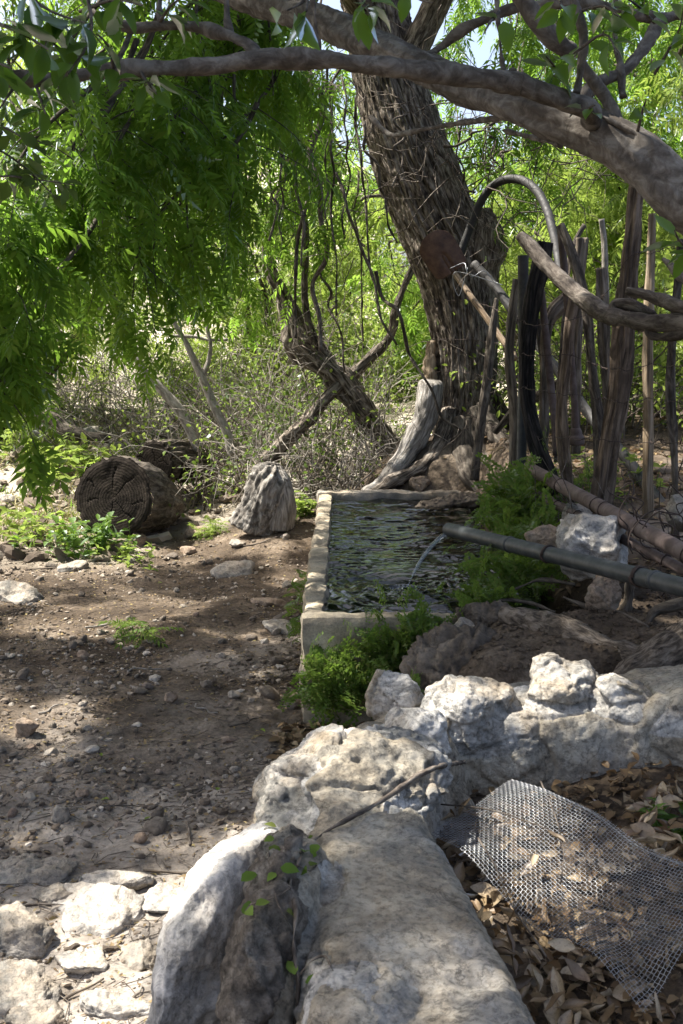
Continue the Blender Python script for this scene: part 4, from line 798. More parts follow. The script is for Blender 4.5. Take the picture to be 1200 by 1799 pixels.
part_limb(rl, 'rail_fork', [(1134, 572, 5.3, 10.1), (1145, 588, 5.28, 15.1), (1165, 592, 5.22, 16.8), (1200, 585, 5.1, 20.2), (1260, 575, 4.95, 20.2)], bark_rail, 20, .015, .004, 9, .003, 30, 8)
limb_thing('dead_branch', [(1165, 455, 5.2, 6), (1180, 468, 5.15, 12), (1196, 485, 5.1, 18), (1240, 510, 5.0, 22)], bark_smooth, 'short stubby grey limb end above the fence rail forks', 'dead wood', 16, .015, .003, 10, 0)
# barbed wire
def barbed(lst, label, seed):
    pts, _ = px_path([(a, b, y, 1) for a, b, y in lst]); g = np.random.default_rng(seed); A = resample(pts, .06); A = A + g.normal(size=A.shape) * .006
    mb = MB(); sweep(mb, A, .0019, 5, .06, caps=False)
    for k in range(2, len(A) - 1, 2):
        for m_ in range(2):
            v = g.normal(size=3); v /= np.linalg.norm(v); sweep(mb, [A[k] - v * .018, A[k], A[k] + v * .018], [.0008, .0017, .0008], 4, .03, caps=False)
    return tag(mb.build('barbed_wire', wire_rust, loc=pts[0]), label, 'barbed wire', 'barbed wire strands of the fence')
barbed([(755, 598, 8.95), (815, 596, 8.85), (880, 605, 8.0), (925, 622, 6.55), (990, 622, 6.15), (1045, 640, 6.2), (1090, 650, 5.65), (1140, 640, 5.85), (1182, 642, 5.4), (1260, 640, 5.1)], 'middle strand of barbed wire strung below the rail', 1)
barbed([(762, 655, 9.0), (820, 655, 8.9), (880, 672, 7.6), (925, 682, 6.55), (990, 693, 6.15), (1045, 698, 6.2), (1085, 705, 5.65), (1140, 702, 5.85), (1182, 705, 5.4), (1260, 700, 5.1)], 'lower strand of barbed wire at the stakes mid height', 2)
barbed([(748, 530, 8.95), (815, 528, 8.85), (880, 545, 8.0), (925, 568, 6.55), (990, 566, 6.15), (1045, 540, 6.3), (1108, 450, 5.7), (1145, 445, 6.0), (1195, 430, 5.4)], 'upper strand of barbed wire rising to the thickest post top', 3)
barbed([(770, 712, 9.05), (830, 730, 8.9), (900, 762, 7.2), (990, 770, 6.15), (1068, 775, 5.65), (1140, 775, 5.85), (1186, 780, 5.35), (1260, 790, 5.1)], 'lowest strand of barbed wire near the ground', 4)
barbed([(935, 862, 6.1), (985, 890, 5.7), (1050, 930, 5.2), (1110, 960, 4.85), (1150, 990, 4.6), (1220, 985, 4.4)], 'loose rusty barbed wire tangled over the pipes', 5)
mb = MB()
for k in range(16):
    c = P(random.uniform(1105, 1200), random.uniform(905, 1000), random.uniform(4.5, 4.9)); pts = [c]
    v = np.array([random.gauss(0, 1), random.gauss(0, .5), random.gauss(0, 1)])
    for q_ in range(7): v = v + np.array([random.gauss(0, .8), random.gauss(0, .5), random.gauss(0, .8)]); v /= np.linalg.norm(v); pts.append(pts[-1] + v * .05)
    sweep(mb, pts, .0028, 5, .02, caps=False)
tag(mb.build('wire_tangle', wire_rust, loc=P(1150, 950, 4.7)), 'tangled ball of rusty wire beneath the rusty pipes', 'wire')
mb = MB(); pts, _ = px_path([(790, 472, 8.6, 1), (815, 462, 8.6, 1), (820, 476, 8.55, 1), (830, 486, 8.6, 1), (850, 476, 8.62, 1), (868, 494, 8.6, 1), (880, 500, 8.5, 1), (800, 478, 8.6, 1), (806, 520, 8.62, 1), (822, 470, 8.6, 1)]); sweep(mb, pts, .003, 5, .02)
tag(mb.build('tie_wire', galv_m, loc=pts[0]), 'loose twisted silvery wire tied beneath the shovel blade', 'wire')

# ------------------------------------------------------------------ shovel
sh = empty('shovel', P(792, 470, 8.8), 'rusty round point shovel hung blade up on the big tree', 'shovel')
h0, h1_ = P(797, 478, 8.72), P(906, 630, 8.3); ax = (h1_ - h0) / np.linalg.norm(h1_ - h0)
mb = MB(); sweep(mb, [h0, h0 * .5 + h1_ * .5, h1_], [.021, .023, .022], 16, .03, lumpy(4, .001, 12)); mb.build('handle', handle_m, sh)
c = P(773, 441, 8.72); fw_ = np.array([0., -1., 0.]) ; up = -ax; up = up - fw_ * np.dot(up, fw_); up /= np.linalg.norm(up); sd_ = np.cross(up, fw_)
nu, nv = 40, 46; mb = MB(); U, Vv = np.meshgrid(np.linspace(-1, 1, nu), np.linspace(0, 1, nv), indexing='ij')
Lb = .34; hw = .142 * np.where(Vv < .62, .90 + .10 * np.sin(Vv / .62 * np.pi * .5), np.sqrt(np.clip(1 - ((Vv - .62) / .38) ** 2, 0, 1)) * 1.0)
hw = hw * np.clip(.72 + Vv * 4, 0, 1)
xx = U * hw; dish = -.028 * (1 - (xx / .142) ** 2) + .02 * np.exp(-(xx / .022) ** 2) * (1 - sstep(.35, .55, Vv)) + .01 * (Vv - .5)
Pt = c + (Vv[..., None] - .55) * Lb * up + xx[..., None] * sd_ - (dish[..., None]) * -fw_ * -1
i = np.arange(nu - 1)[:, None] * nv; j = np.arange(nv - 1)[None, :]
mb.add(Pt.reshape(-1, 3), np.stack([i + j, i + nv + j, i + nv + j + 1, i + j + 1], -1).reshape(-1, 4))
bl = mb.build('blade', rust_blade, sh); md = bl.modifiers.new('thickness', 'SOLIDIFY'); md.thickness = .003
mb = MB(); sweep(mb, [c - up * .19 , c - up * .12, c - up * .02, c + up * .04], [.026, .024, .018, .004], 18, .01); mb.build('socket', rust_blade, sh)

# ------------------------------------------------------------------ leaves
def norm(v): return v / np.maximum(np.linalg.norm(v, axis=-1, keepdims=True), 1e-9)
def frames(fwd, nrm):
    """rotation matrices with columns (side, forward, normal)"""
    f = norm(fwd); s_ = norm(np.cross(f, nrm)); n_ = np.cross(s_, f); return np.stack([s_, f, n_], -1)
def scatter(mb, tmpl, pos, fwd, nrm, size, mi=0):
    V, Q, Tt = tmpl; Rm = frames(fwd, nrm); n, k = len(pos), len(V)
    if n == 0: return
    W = np.einsum('nij,kj->nki', Rm, V) * np.broadcast_to(np.asarray(size, float), (n,))[:, None, None] + pos[:, None, :]
    off = (np.arange(n) * k)[:, None, None]
    mb.add(W.reshape(-1, 3), (Q[None] + off).reshape(-1, 4) if Q is not None and len(Q) else None, (Tt[None] + off).reshape(-1, 3) if Tt is not None and len(Tt) else None, None, mi)
def oval(wd=.24, fold=.10, droop=.18, tip=1.0):
    V = np.array([[0, 0, 0], [0, .35, -.02], [0, .72, -droop * .4], [0, tip, -droop], [-wd * .8, .22, fold * .8], [-wd, .5, fold - .03], [-wd * .55, .8, fold * .4 - droop * .5], [wd * .8, .22, fold * .8], [wd, .5, fold - .03], [wd * .55, .8, fold * .4 - droop * .5]])
    Q = np.array([[4, 0, 1, 5], [5, 1, 2, 6], [0, 7, 8, 1], [1, 8, 9, 2]]); Tt = np.array([[6, 2, 3], [2, 9, 3]]); return V, Q, Tt
def pinnate(pairs, seed, lw=.055, ll=.34, curve=.30):
    g = np.random.default_rng(seed); V = []; Tt = []
    def leaflet(b, d, L, nz):
        k = len(V); s_ = np.cross(d, nz); m = b + d * L * .42; t = b + d * L + np.array([0, 0, -L * .22])
        V.extend([b, m + s_ * lw * L / .34 + nz * .012, t, m - s_ * lw * L / .34 + nz * .012, m - nz * .006])
        Tt.extend([[k, k + 1, k + 4], [k + 1, k + 2, k + 4], [k, k + 4, k + 3], [k + 4, k + 2, k + 3]])
    def rp(t): return np.array([.03 * math.sin(t * 3), t, -curve * t * t])
    for i in range(5):
        a_, b_ = rp(i / 5), rp((i + 1) / 5); k = len(V); V.extend([a_ + [.006, 0, 0], a_ - [.006, 0, 0], b_ - [.005, 0, 0], b_ + [.005, 0, 0]]); Tt.extend([[k, k + 1, k + 2], [k, k + 2, k + 3]])
    for i in range(pairs):
        t = .22 + .74 * i / (pairs - 1); b = rp(t); L = ll * (1 - .35 * abs(t - .5)) * g.uniform(.85, 1.15)
        for s_ in (-1, 1):
            d = np.array([s_ * g.uniform(.75, .95), g.uniform(.4, .7), g.uniform(-.4, .05) - curve * t]); d /= np.linalg.norm(d); n_ = np.array([s_ * .2, .1, 1.]); n_ = n_ - d * np.dot(n_, d); n_ /= np.linalg.norm(n_); leaflet(b, d, L, n_)
    d = np.array([0, 1, -curve * 1.8]); d /= np.linalg.norm(d); leaflet(rp(.98), d, ll, np.array([0, .3, 1.]))
    return np.array(V), None, np.array(Tt)
PIN = [pinnate(6, 1), pinnate(7, 2), pinnate(5, 3, .06, .38), pinnate(7, 4, .05, .32, .5)]
OV = [oval(), oval(.28, .14, .3), oval(.22, .06, .05)]
OVR = [oval(.36, .12, .15), oval(.33, .05, .3)]
SIMPLE = (np.array([[0, 0, 0], [-.25, .45, .06], [0, 1, -.12], [.25, .45, .06]]), None, np.array([[0, 2, 1], [0, 3, 2]]))
def strew(mb, T_, pos, fwd, nrm, size):
    k = rng.integers(0, len(T_), len(pos)); size = np.broadcast_to(np.asarray(size, float), (len(pos),))
    for i_, t_ in enumerate(T_):
        s_ = k == i_; scatter(mb, t_, pos[s_], fwd[s_], nrm[s_], size[s_])
def rnd(n, s=1.0): return rng.normal(size=(n, 3)) * s

# sunlit gaps: nothing in the roof of leaves stands between the sun and these places
PATCH = []
def gap(p, r): PATCH.append((np.asarray(p), r * .78))
for px, py, z, r in ((20, 1560, .06, .10), (25, 1640, .06, .10), (100, 1725, .03, .09), (50, 1770, .03, .10), (150, 1790, .03, .09), (255, 1785, .03, .09), (130, 1545, .06, .08), (250, 1545, .05, .10), (180, 1640, .05, .16), (90, 1570, .05, .10), (280, 1720, .03, .11), (200, 1780, .03, .10), (70, 1690, .03, .07), (330, 1470, .03, .10), (557, 960, .45, .08), (556, 1035, .45, .08), (600, 1100, .42, .07), (545, 1090, .43, .08), (700, 1100, .42, .05), (215, 1600, .05, .20), (160, 1545, .06, .10), (300, 1560, .05, .12), (120, 1660, .03, .08), (260, 1640, .03, .12), (520 / 2, 1775, .02, .09), (420, 1452, .35, .13), (395, 1480, .05, .10), (340, 1500, .03, .10), (480, 1430, .05, .10), (355, 1590, .30, .10), (340, 1510, .35, .10), (300, 1520, .05, .06), (60, 1455, .02, .07), (130, 1450, .02, .05),
                    (570, 1330, .5, .10), (640, 1300, .5, .07), (700, 1395, .45, .075), (610, 1488, .45, .05), (820, 1715, .43, .06), (880, 1740, .43, .08), (690, 1770, .45, .05),
                    (770, 1235, .5, .09), (830, 1270, .5, .10), (960, 1155, .58, .11), (1000, 1200, .5, .09), (1100, 1190, .5, .07), (905, 1280, .5, .05),
                    (1000, 1520, .25, .13), (920, 1420, .28, .09), (1090, 1560, .25, .08), (870, 1545, .22, .07), (1100, 1450, .25, .04),
                    (465, 1130, 0, .05), (465, 1185, 0, .07), (475, 1027, 0, .06), (380, 1115, 0, .10), (420, 1150, 0, .06), (330, 1080, 0, .06), (557, 1010, .45, .09), (556, 1060, .45, .04), (565, 880, .45, .08),
                    (1085, 1120, .5, .05), (1060, 950, .75, .10), (1130, 985, .8, .08), (1180, 1000, .7, .1), (1150, 1005, .75, .05), (200, 1240, 0, .05), (90, 1340, 0, .05), (270, 1390, 0, .05)):
    gap(G(px, py, z), r)
for px, py, Y, r in ((345, 1520, 2.55, .13), (350, 1590, 2.42, .11), (430, 1462, 2.7, .12), (385, 1490, 2.6, .1), (498, 860, 8.6, .22), (750, 700, 9.0, .22), (720, 780, 9.0, .15), (720, 300, 9.3, .12), (760, 520, 9.3, .1), (1155, 310, 3.2, .10), (1090, 255, 3.3, .05), (1140, 700, 5.9, .15), (430, 915, 8.6, .1)): gap(P(px, py, Y), r)
for px, py, r in ((760, 1225, .13), (830, 1215, .13), (890, 1240, .10), (800, 1290, .09), (960, 1165, .14), (1000, 1210, .11), (1090, 1195, .11), (560, 1320, .13), (640, 1300, .10), (700, 1395, .11), (600, 1490, .07), (830, 1710, .09), (890, 1745, .10)):
    gap(on_wall(px, py), r)
gap(G(1000, 1525, .28), .22); gap(G(930, 1430, .3), .12)
def shades_gap(pos, margin=.05):
    bad = np.zeros(len(pos), bool)
    for c, r in PATCH:
        d = pos - c; al = d @ SUN; pr = np.linalg.norm(d - al[:, None] * SUN, axis=1)
        bad |= (al > .3) & (pr < r * (1 + .5 * vnoise(pos * 3.1, 5)) + margin)
    return bad

# roof of leaves over the clearing: the big tree's own high crown
n = 30000
tg = np.stack([rng.uniform(-3.4, 3.4, n), rng.uniform(.6, 8.2, n), np.full(n, .3)], -1)
dens = fbm(tg * np.array([2.3, 2.3, 0]) + 3, 61, 4); keep = dens > np.where((tg[:, 1] > 4.3) & (tg[:, 0] < .7), np.where(tg[:, 1] < 6.0, -.30, .22), -.95)
keep &= ~((tg[:, 0] < -1.5) & (tg[:, 1] > 7.4)) & ~((tg[:, 0] > 1.3) & (tg[:, 1] > 5.6) & ((dens[:] < -.2) | (tg[:, 1] > 7.2) | (tg[:, 0] > 2.4))); tg = tg[keep]
zt = rng.uniform(4.4, 7.2, len(tg)); pos = tg + SUN * ((zt - .3) / SUN[2])[:, None]
ok = ~shades_gap(pos, .06) & ~((pos[:, 1] > 8.3) & (np.abs(pos[:, 0] - .1) < 1.0)); pos = pos[ok]
fwd = rnd(len(pos)) * np.array([1, 1, .35]) + np.array([0, 0, -.25]); nrm = rnd(len(pos), .45) + np.array([0, 0, 1])
ctr = norm(fwd) * .12; mb = MB(); strew(mb, PIN, pos - ctr, fwd, nrm, rng.uniform(.20, .30, len(pos)))
mb.build('crown', leaf_pinnate, big)

# hanging feathery boughs
def branchlets(stem_pts, r0, n_tw, tw_len, leaf_n, leaf_size, mb_s, mb_l, T_=PIN, droop=.55, start=.25, leaf_droop=.6, seed=0):
    g = np.random.default_rng(seed); S = resample(stem_pts, .08); m = len(S)
    sweep(mb_s, stem_pts, np.linspace(r0, .003, len(stem_pts)), 6, .12, caps=False)
    pos = []; fw_ = []
    for k in range(n_tw):
        t = g.uniform(start, 1.0); p = S[min(m - 1, int(t * (m - 1)))]; tan = S[min(m - 1, int(t * (m - 1)) + 1)] - S[max(0, int(t * (m - 1)) - 1)]
        d = norm(norm(tan) * .5 + g.normal(size=3) * np.array([.8, .8, .35])); L = tw_len * g.uniform(.6, 1.2); pts = [p]
        for q_ in range(5): d = norm(d + np.array([0, 0, -droop * .28]) + g.normal(size=3) * .12); pts.append(pts[-1] + d * L / 5)
        sweep(mb_s, pts, np.linspace(.004, .0015, 6), 4, .1, caps=False)
        for q_ in range(leaf_n):
            f = g.uniform(.15, 1.0) * 4.99; i_ = int(f); b = pts[i_] + (pts[i_ + 1] - pts[i_]) * (f - i_); pos.append(b); fw_.append(norm(d * .35 + g.normal(size=3) * np.array([.85, .85, .4]) + np.array([0, 0, -leaf_droop])))
    pos = np.array(pos); fw_ = np.array(fw_); nr = g.normal(size=pos.shape) * .4 + np.array([0, 0, 1.]) + np.array([0, -.35, 0])
    k = ~shades_gap(pos + fw_ * leaf_size * .5, .05); pos, fw_, nr = pos[k], fw_[k], nr[k]
    strew(mb_l, T_, pos, fw_, nr, g.uniform(.8, 1.2, len(pos)) * leaf_size)
def hanging(lst, ntw, seed, tl=.55, ln=10, ls=.21, r0=.016):
    pts = np.array([P(*l) for l in lst]); o = None; ms, ml = MB(), MB()
    branchlets(pts, r0, ntw, tl, ln, ls, ms, ml, seed=seed)
    o = ms.build('bough', bark_dark, big); f = ml.build('foliage', leaf_pinnate, o); f.location = (0, 0, 0)
g = np.random.default_rng(5)
tips = [(-5, 690, 5.2), (25, 600, 5.4), (-30, 600, 5.2), (70, 490, 5.6), (120, 430, 5.8), (140, 490, 6.6), (190, 470, 6.4), (230, 470, 6.0), (290, 430, 6.6), (60, 420, 5.6), (330, 450, 7.2), (400, 400, 7.0), (480, 400, 9.6), (450, 300, 8.6), (500, 350, 9.0), (480, 200, 8.4), (555, 330, 10.2), (520, 450, 9.9), (430, 470, 9.2), (420, 120, 7.6), (530, 330, 10.4), (580, 260, 10.6), (330, 400, 6.2), (180, 380, 5.6), (100, 330, 6.0), (260, 340, 6.6), (440, 400, 7.4), (420, 320, 6.6), (380, 260, 7.4), (300, 240, 7.8), (160, 250, 7.4), (40, 260, 7.0), (460, 220, 7.8), (230, 160, 7.2), (90, 180, 6.4), (350, 160, 6.4), (480, 150, 6.8), (-20, 480, 5.0), (0, 350, 5.2), (250, 490, 7.6)]
for k, (px, py, Y) in enumerate(tips):
    up = g.uniform(240, 420); sx = px + g.uniform(-40, 190 if px < 330 else 10)
    hanging([(sx + 60, py - up, Y + g.uniform(.3, 1.0)), (sx + 20, py - up * .75, Y + .3), (px + (sx - px) * .45, py - up * .42, Y + .05), (px + (sx - px) * .12, py - up * .15, Y), (px, py + 18, Y)], 8 if Y < 7 else 7, 100 + k, .36 if px < 130 and py > 400 else .5)
tips2 = [(900, 120, 9.0), (960, 150, 10), (880, 330, 8.9), (930, 380, 9.2), (1060, 60, 8.6)]
for k, (px, py, Y) in enumerate(tips2):
    hanging([(px + g.uniform(-70, 70), py - 260, Y + .6), (px + 20, py - 150, Y + .2), (px + 5, py - 60, Y), (px, py, Y)], 5, 300 + k, .4, 7, .22, .010)

tips3 = [(780, 60, 10.6), (800, 190, 11.0), (860, 40, 11.5), (900, 160, 12.0), (930, 70, 10.8), (980, 200, 11.6), (1010, 110, 10.8), (1060, 190, 11.4), (1090, 90, 10.8), (1140, 170, 11.2), (1170, 70, 10.6), (1200, 220, 11.0), (1230, 120, 10.4), (380, 40, 10.0), (250, 60, 9.6), (120, 60, 9.0), (20, 120, 8.6), (1130, 20, 9.6), (980, 20, 9.8), (820, -10, 10.2)]
for k, (px, py, Y) in enumerate(tips3):
    hanging([(px + g.uniform(-60, 60), py - 300, Y + .5), (px + g.uniform(-20, 20), py - 170, Y + .2), (px + 5, py - 70, Y), (px, py, Y)], 8, 400 + k, .55, 8, .22, .010)

# broad leaved sprays on the smooth tree
def spray(lst, n, size, seed, mat=leaf_broad, T_=OV, spread=.10, dead=False):
    pts = np.array([P(*l) for l in lst]); g = np.random.default_rng(seed); S = resample(pts, .02); ms, ml = MB(), MB()
    sweep(ms, pts, np.linspace(.005, .0018, len(pts)), 6, .04, caps=False)
    t = g.uniform(.15, 1, n); pos = S[(t * (len(S) - 1)).astype(int)] + g.normal(size=(n, 3)) * .006
    tan = norm(pts[-1] - pts[0]); fwd = norm(tan * .5 + g.normal(size=(n, 3)) * .8 + np.array([0, 0, -.25])); nr = g.normal(size=(n, 3)) * .55 + np.array([0, -.3, 1.])
    for p_, f_ in zip(pos, fwd): sweep(ms, [p_, p_ + f_ * .012], [.0012, .001], 3, .02, caps=False)
    o = ms.build('leafy_twig', twig_m, sm); ml = None
    for p_, f_, q_ in zip(pos, fwd, nr):
        m1 = MB(); strew(m1, T_, (p_ + f_ * .012)[None], f_[None], q_[None], g.uniform(.75, 1.15) * size); m1.build('leaf', mat, o).location = (0, 0, 0)
SP = [([(-30, 30, 2.5), (40, 60, 2.45), (90, 90, 2.4)], 12, .085), ([(30, -20, 2.6), (90, 20, 2.55), (150, 40, 2.5)], 11, .085), ([(120, 138, 2.8), (110, 90, 2.6), (60, 60, 2.5)], 9, .08), ([(150, -30, 2.7), (160, 60, 2.6), (120, 130, 2.5)], 11, .08), ([(60, 138, 2.8), (70, 170, 2.7), (80, 200, 2.65)], 8, .075),
      ([(200, 120, 2.8), (190, 80, 2.75), (170, 60, 2.7)], 7, .075), ([(245, 122, 2.82), (255, 140, 2.8), (275, 165, 2.75)], 8, .07), ([(140, 20, 3.0), (200, 0, 2.9), (250, 10, 2.85)], 9, .08), ([(280, 40, 3.0), (300, 10, 2.9), (330, -10, 2.85)], 6, .08), ([(20, 140, 2.8), (10, 90, 2.7), (-20, 60, 2.6)], 8, .08), ([(-40, 120, 2.4), (-10, 110, 2.35), (20, 120, 2.3)], 4, .08), ([(40, 138, 2.8), (20, 160, 2.75), (0, 190, 2.7)], 6, .07)]
for k, (l, n_, s_) in enumerate(SP): spray(l, n_, s_, 500 + k)
SP2 = [([(560, -30, 2.5), (530, 5, 2.45), (505, 18, 2.4)], 5, .085), ([(550, -40, 2.5), (540, 0, 2.45), (538, 20, 2.4)], 4, .07), ([(620, -20, 2.7), (640, 10, 2.65), (650, 20, 2.6)], 10, .07), ([(700, -30, 2.8), (740, 0, 2.75), (760, 5, 2.7)], 5, .075), ([(877, 20, 3.0), (860, 40, 2.9), (850, 60, 2.85)], 3, .085),
       ([(985, 140, 3.3), (975, 118, 3.1), (960, 100, 3.0)], 9, .075), ([(1000, 100, 3.2), (1060, 60, 3.1), (1085, 95, 3.0)], 9, .075), ([(1020, 20, 3.2), (1060, 10, 3.1), (1090, 30, 3.0)], 9, .075), ([(1150, 40, 3.4), (1120, 10, 3.2), (1090, -10, 3.1)], 8, .075), ([(1040, 205, 3.25), (1035, 190, 3.1), (1045, 185, 3.05)], 4, .06), ([(1120, 232, 3.2), (1130, 190, 3.15), (1135, 175, 3.1)], 2, .07), ([(1240, 440, 2.8), (1200, 430, 2.75), (1185, 405, 2.7)], 7, .08), ([(1150, 130, 3.4), (1190, 60, 3.3), (1200, 20, 3.2)], 6, .075), ([(970, -20, 3.0), (985, 5, 2.95), (990, 15, 2.9)], 7, .07)]
leaf_bright = mat_leaf('bright broad leaf', [(.06, .12, .018), (.09, .16, .025), (.12, .2, .035)], .5, (.30, .52, .03), .10, .35)
for k, (l, n_, s_) in enumerate(SP2): spray(l, n_, s_, 600 + k, leaf_bright)
# dull small leaved spray hanging in from the side
for k, l in enumerate(([(-80, 330, 3.9), (0, 310, 3.85), (60, 315, 3.8), (130, 325, 3.75)], [(-80, 250, 4.0), (-10, 260, 3.9), (50, 300, 3.85), (100, 350, 3.8)], [(-60, 200, 3.9), (20, 230, 3.85), (90, 280, 3.8)])): spray(l, 22, .065, 700 + k, leaf_shrub, OVR)

# hanging vines
VG = 'bare vines hanging beside the big tree'
vl = [((563, 150), (560, 620), 8.9, 11), ((545, 130), (520, 600), 9.0, 8), ((580, 160), (585, 560), 8.8, 5), ((520, 200), (535, 470), 8.7, 7), ((600, 140), (605, 420), 9.0, 4), ((575, 120), (570, 400), 8.6, 4), ((505, 240), (470, 430), 8.6, 6), ((625, 180), (660, 520), 9.0, 5), ((640, 210), (700, 420), 8.9, 5), ((590, 300), (690, 600), 8.8, 6), ((660, 480), (790, 760), 8.7, 7), ((480, 160), (500, 420), 8.5, 4), ((700, 180), (690, 330), 8.8, 4), ((760, 250), (830, 340), 8.8, 5), ((810, 230), (800, 420), 8.9, 4), ((860, 230), (880, 420), 9.0, 5), ((555, 420), (610, 650), 9.6, 5), ((630, 300), (640, 600), 9.9, 4), ((900, 250), (840, 330), 8.8, 4), ((780, 260), (880, 210), 8.7, 5)]
for k, (a_, b_, Y, wd) in enumerate(vl):
    g = np.random.default_rng(800 + k); pts = []
    for q_ in range(9):
        t = q_ / 8; pts.append((a_[0] + (b_[0] - a_[0]) * t + g.normal() * 6 * (0 < q_), a_[1] + (b_[1] - a_[1]) * t + g.normal() * 5, Y + g.normal() * .06, max(2.2, wd * (1 - .35 * t))))
    p_, r_ = px_path(pts); mb = MB(); sweep(mb, p_, r_, 8, .04, lumpy(k, .003, 12))
    tag(mb.build('hanging_vine', bark_dark if k % 3 else twig_m, loc=p_[0]), 'bare woody vine dangling among the feathery leaves beside the big tree', 'vine', VG)
# fine bare twigs round the trunk
def tangle(name, centre, ext, n, L, r, mat, seed, label=None, cat=None, kind=None, group=None, up=.0, parent=None):
    g = np.random.default_rng(seed); mb = MB()
    for k in range(n):
        p = np.asarray(centre) + g.uniform(-1, 1, 3) * np.asarray(ext); d = norm(g.normal(size=3) + np.array([0, 0, up])); pts = [p]
        for q_ in range(6): d = norm(d + g.normal(size=3) * .35 + np.array([0, 0, up * .1 - .03])); pts.append(pts[-1] + d * L * g.uniform(.5, 1.2) / 6)
        sweep(mb, pts, np.linspace(r * g.uniform(.6, 1.3), r * .35, 7), 4, .2, caps=False)
    return tag(mb.build(name, mat, parent, loc=None if parent is not None else np.asarray(centre)), label, cat, group, kind)
tangle('bare_twigs', P(700, 230, 8.9), (.7, .3, .5), 70, .9, .0045, twig_m, 1, parent=big, up=-.3)
tangle('bare_twigs', P(880, 270, 9.0), (.6, .5, .6), 110, .9, .005, twig_m, 2, parent=big, up=-.2)
tangle('bare_twigs', P(540, 260, 8.9), (.45, .4, .9), 60, .9, .0035, bark_dark, 3, parent=big, up=-.9)
tangle('bare_twigs', P(880, 700, 8.6), (.35, .3, .35), 40, .5, .003, twig_m, 4, parent=big, up=.1)
tangle('bare_twigs', P(540, 600, 9.9), (.22, .15, .22), 70, .45, .003, twig_pale, 5, parent=gn, up=-.3)

# ------------------------------------------------------------------ shrubs and thicket
def shrub(name, base, ht, wd, n_st, n_leaf, leaf_size, mat_s, mat_l, seed, label, cat='shrub', group=None, T_=None, r=.008, lean=(0, 0)):
    g = np.random.default_rng(seed); base = np.asarray(base, float); o = empty(name, base, label, cat, group); ms, ml = MB(), MB(); ends = []
    for k in range(n_st):
        p = base + np.array([g.normal() * wd * .22, g.normal() * wd * .22, -.03]); d = norm(np.array([g.normal() * .6 + lean[0], g.normal() * .6 + lean[1], 1.0])); L = ht * g.uniform(.5, 1.1); pts = [p]
        for q_ in range(7): d = norm(d + g.normal(size=3) * .22); pts.append(pts[-1] + d * L / 7)
        sweep(ms, pts, np.linspace(r * g.uniform(.6, 1.4), r * .3, 8), 5, .15, caps=False)
        for b_ in range(4):
            i_ = g.integers(2, 7); d2 = norm(d + g.normal(size=3) * .9); q2 = [pts[i_]]
            for q_ in range(5): d2 = norm(d2 + g.normal(size=3) * .3); q2.append(q2[-1] + d2 * L * .1)
            sweep(ms, q2, np.linspace(r * .45, r * .2, 6), 4, .15, caps=False); ends.extend(q2[1:])
        ends.extend(pts[2:])
    ms.build('stems', mat_s, o)
    if n_leaf:
        E = np.array(ends); k = g.integers(0, len(E), n_leaf); pos = E[k] + g.normal(size=(n_leaf, 3)) * leaf_size * 1.1; f = g.normal(size=(n_leaf, 3)); nr = g.normal(size=(n_leaf, 3)) * .6 + np.array([0, 0, 1.])
        strew(ml, T_ or OV, pos, f, nr, g.uniform(.6, 1.2, n_leaf) * leaf_size); ml.build('foliage', mat_l, o)
    return o
def gp(px, Y):
    x = P(px, 900, Y)[0]; return np.array([x, Y, h1(x, Y)])
THK = 'tangled shrubs of the thicket behind the trough'
TL = 'tangled grey twigged shrub of the thicket between logs and big tree'
for k, (px, Y, ht, wd, nl) in enumerate(((300, 11.2, 1.5, .9, 500), (400, 10.8, 1.4, .9, 700), (470, 10.3, 1.5, .8, 650), (360, 10.2, .9, .7, 600), (520, 10.0, 1.1, .7, 420), (560, 10.6, 1.7, .8, 600), (610, 10.5, 1.4, .7, 450), (660, 10.4, 1.0, .6, 300), (430, 12.0, 1.6, 1.0, 900), (540, 12.3, 1.2, 1.0, 700), (640, 11.8, 1.1, .9, 600), (580, 9.4, .6, .5, 60), (630, 9.3, .7, .5, 50), (250, 12.5, 1.3, 1.0, 350))):
    shrub('shrub', gp(px, Y), ht, wd, 20, int(nl * (.55 if px < 450 else 1.0)), .045, (twig_pale, twig_m)[k % 2], leaf_shrub if k % 3 else leaf_light, 900 + k, TL, 'shrub', THK, OVR)
# pale brush on the sunny slope
for k in range(16):
    px, Y = g.uniform(60, 480), g.uniform(12.5, 17); shrub('dry_bush', gp(px, Y), g.uniform(.5, 1.1), g.uniform(.8, 1.4), 26, 120 if k % 2 else 260, .05, twig_pale, leaf_light, 1000 + k, 'low pale dry bush on the sunlit slope beyond the logs', 'bush', 'dry bushes on the sunlit slope', SIMPLE and [SIMPLE], r=.007)
for k in range(12):
    px, Y = g.uniform(880, 1290), g.uniform(8.6, 14); shrub('bush', gp(px, Y), g.uniform(.6, 1.6), .9, 16, 700, .06, twig_m, leaf_light if k % 3 else leaf_shrub, 1100 + k, 'leafy light green bush on the bank behind the stick fence', 'bush', 'bushes on the bank behind the fence', OV)
for k in range(14):
    px, Y = g.uniform(470, 760), g.uniform(13, 22); shrub('bush', gp(px, Y), g.uniform(.9, 1.7) * (Y / 15), 1.3, 16, 900, .085, twig_m, leaf_light, 1150 + k, 'light green bush on the sunny slope behind the gnarled tree', 'bush', 'bushes on the slope behind the gnarled tree', OV)
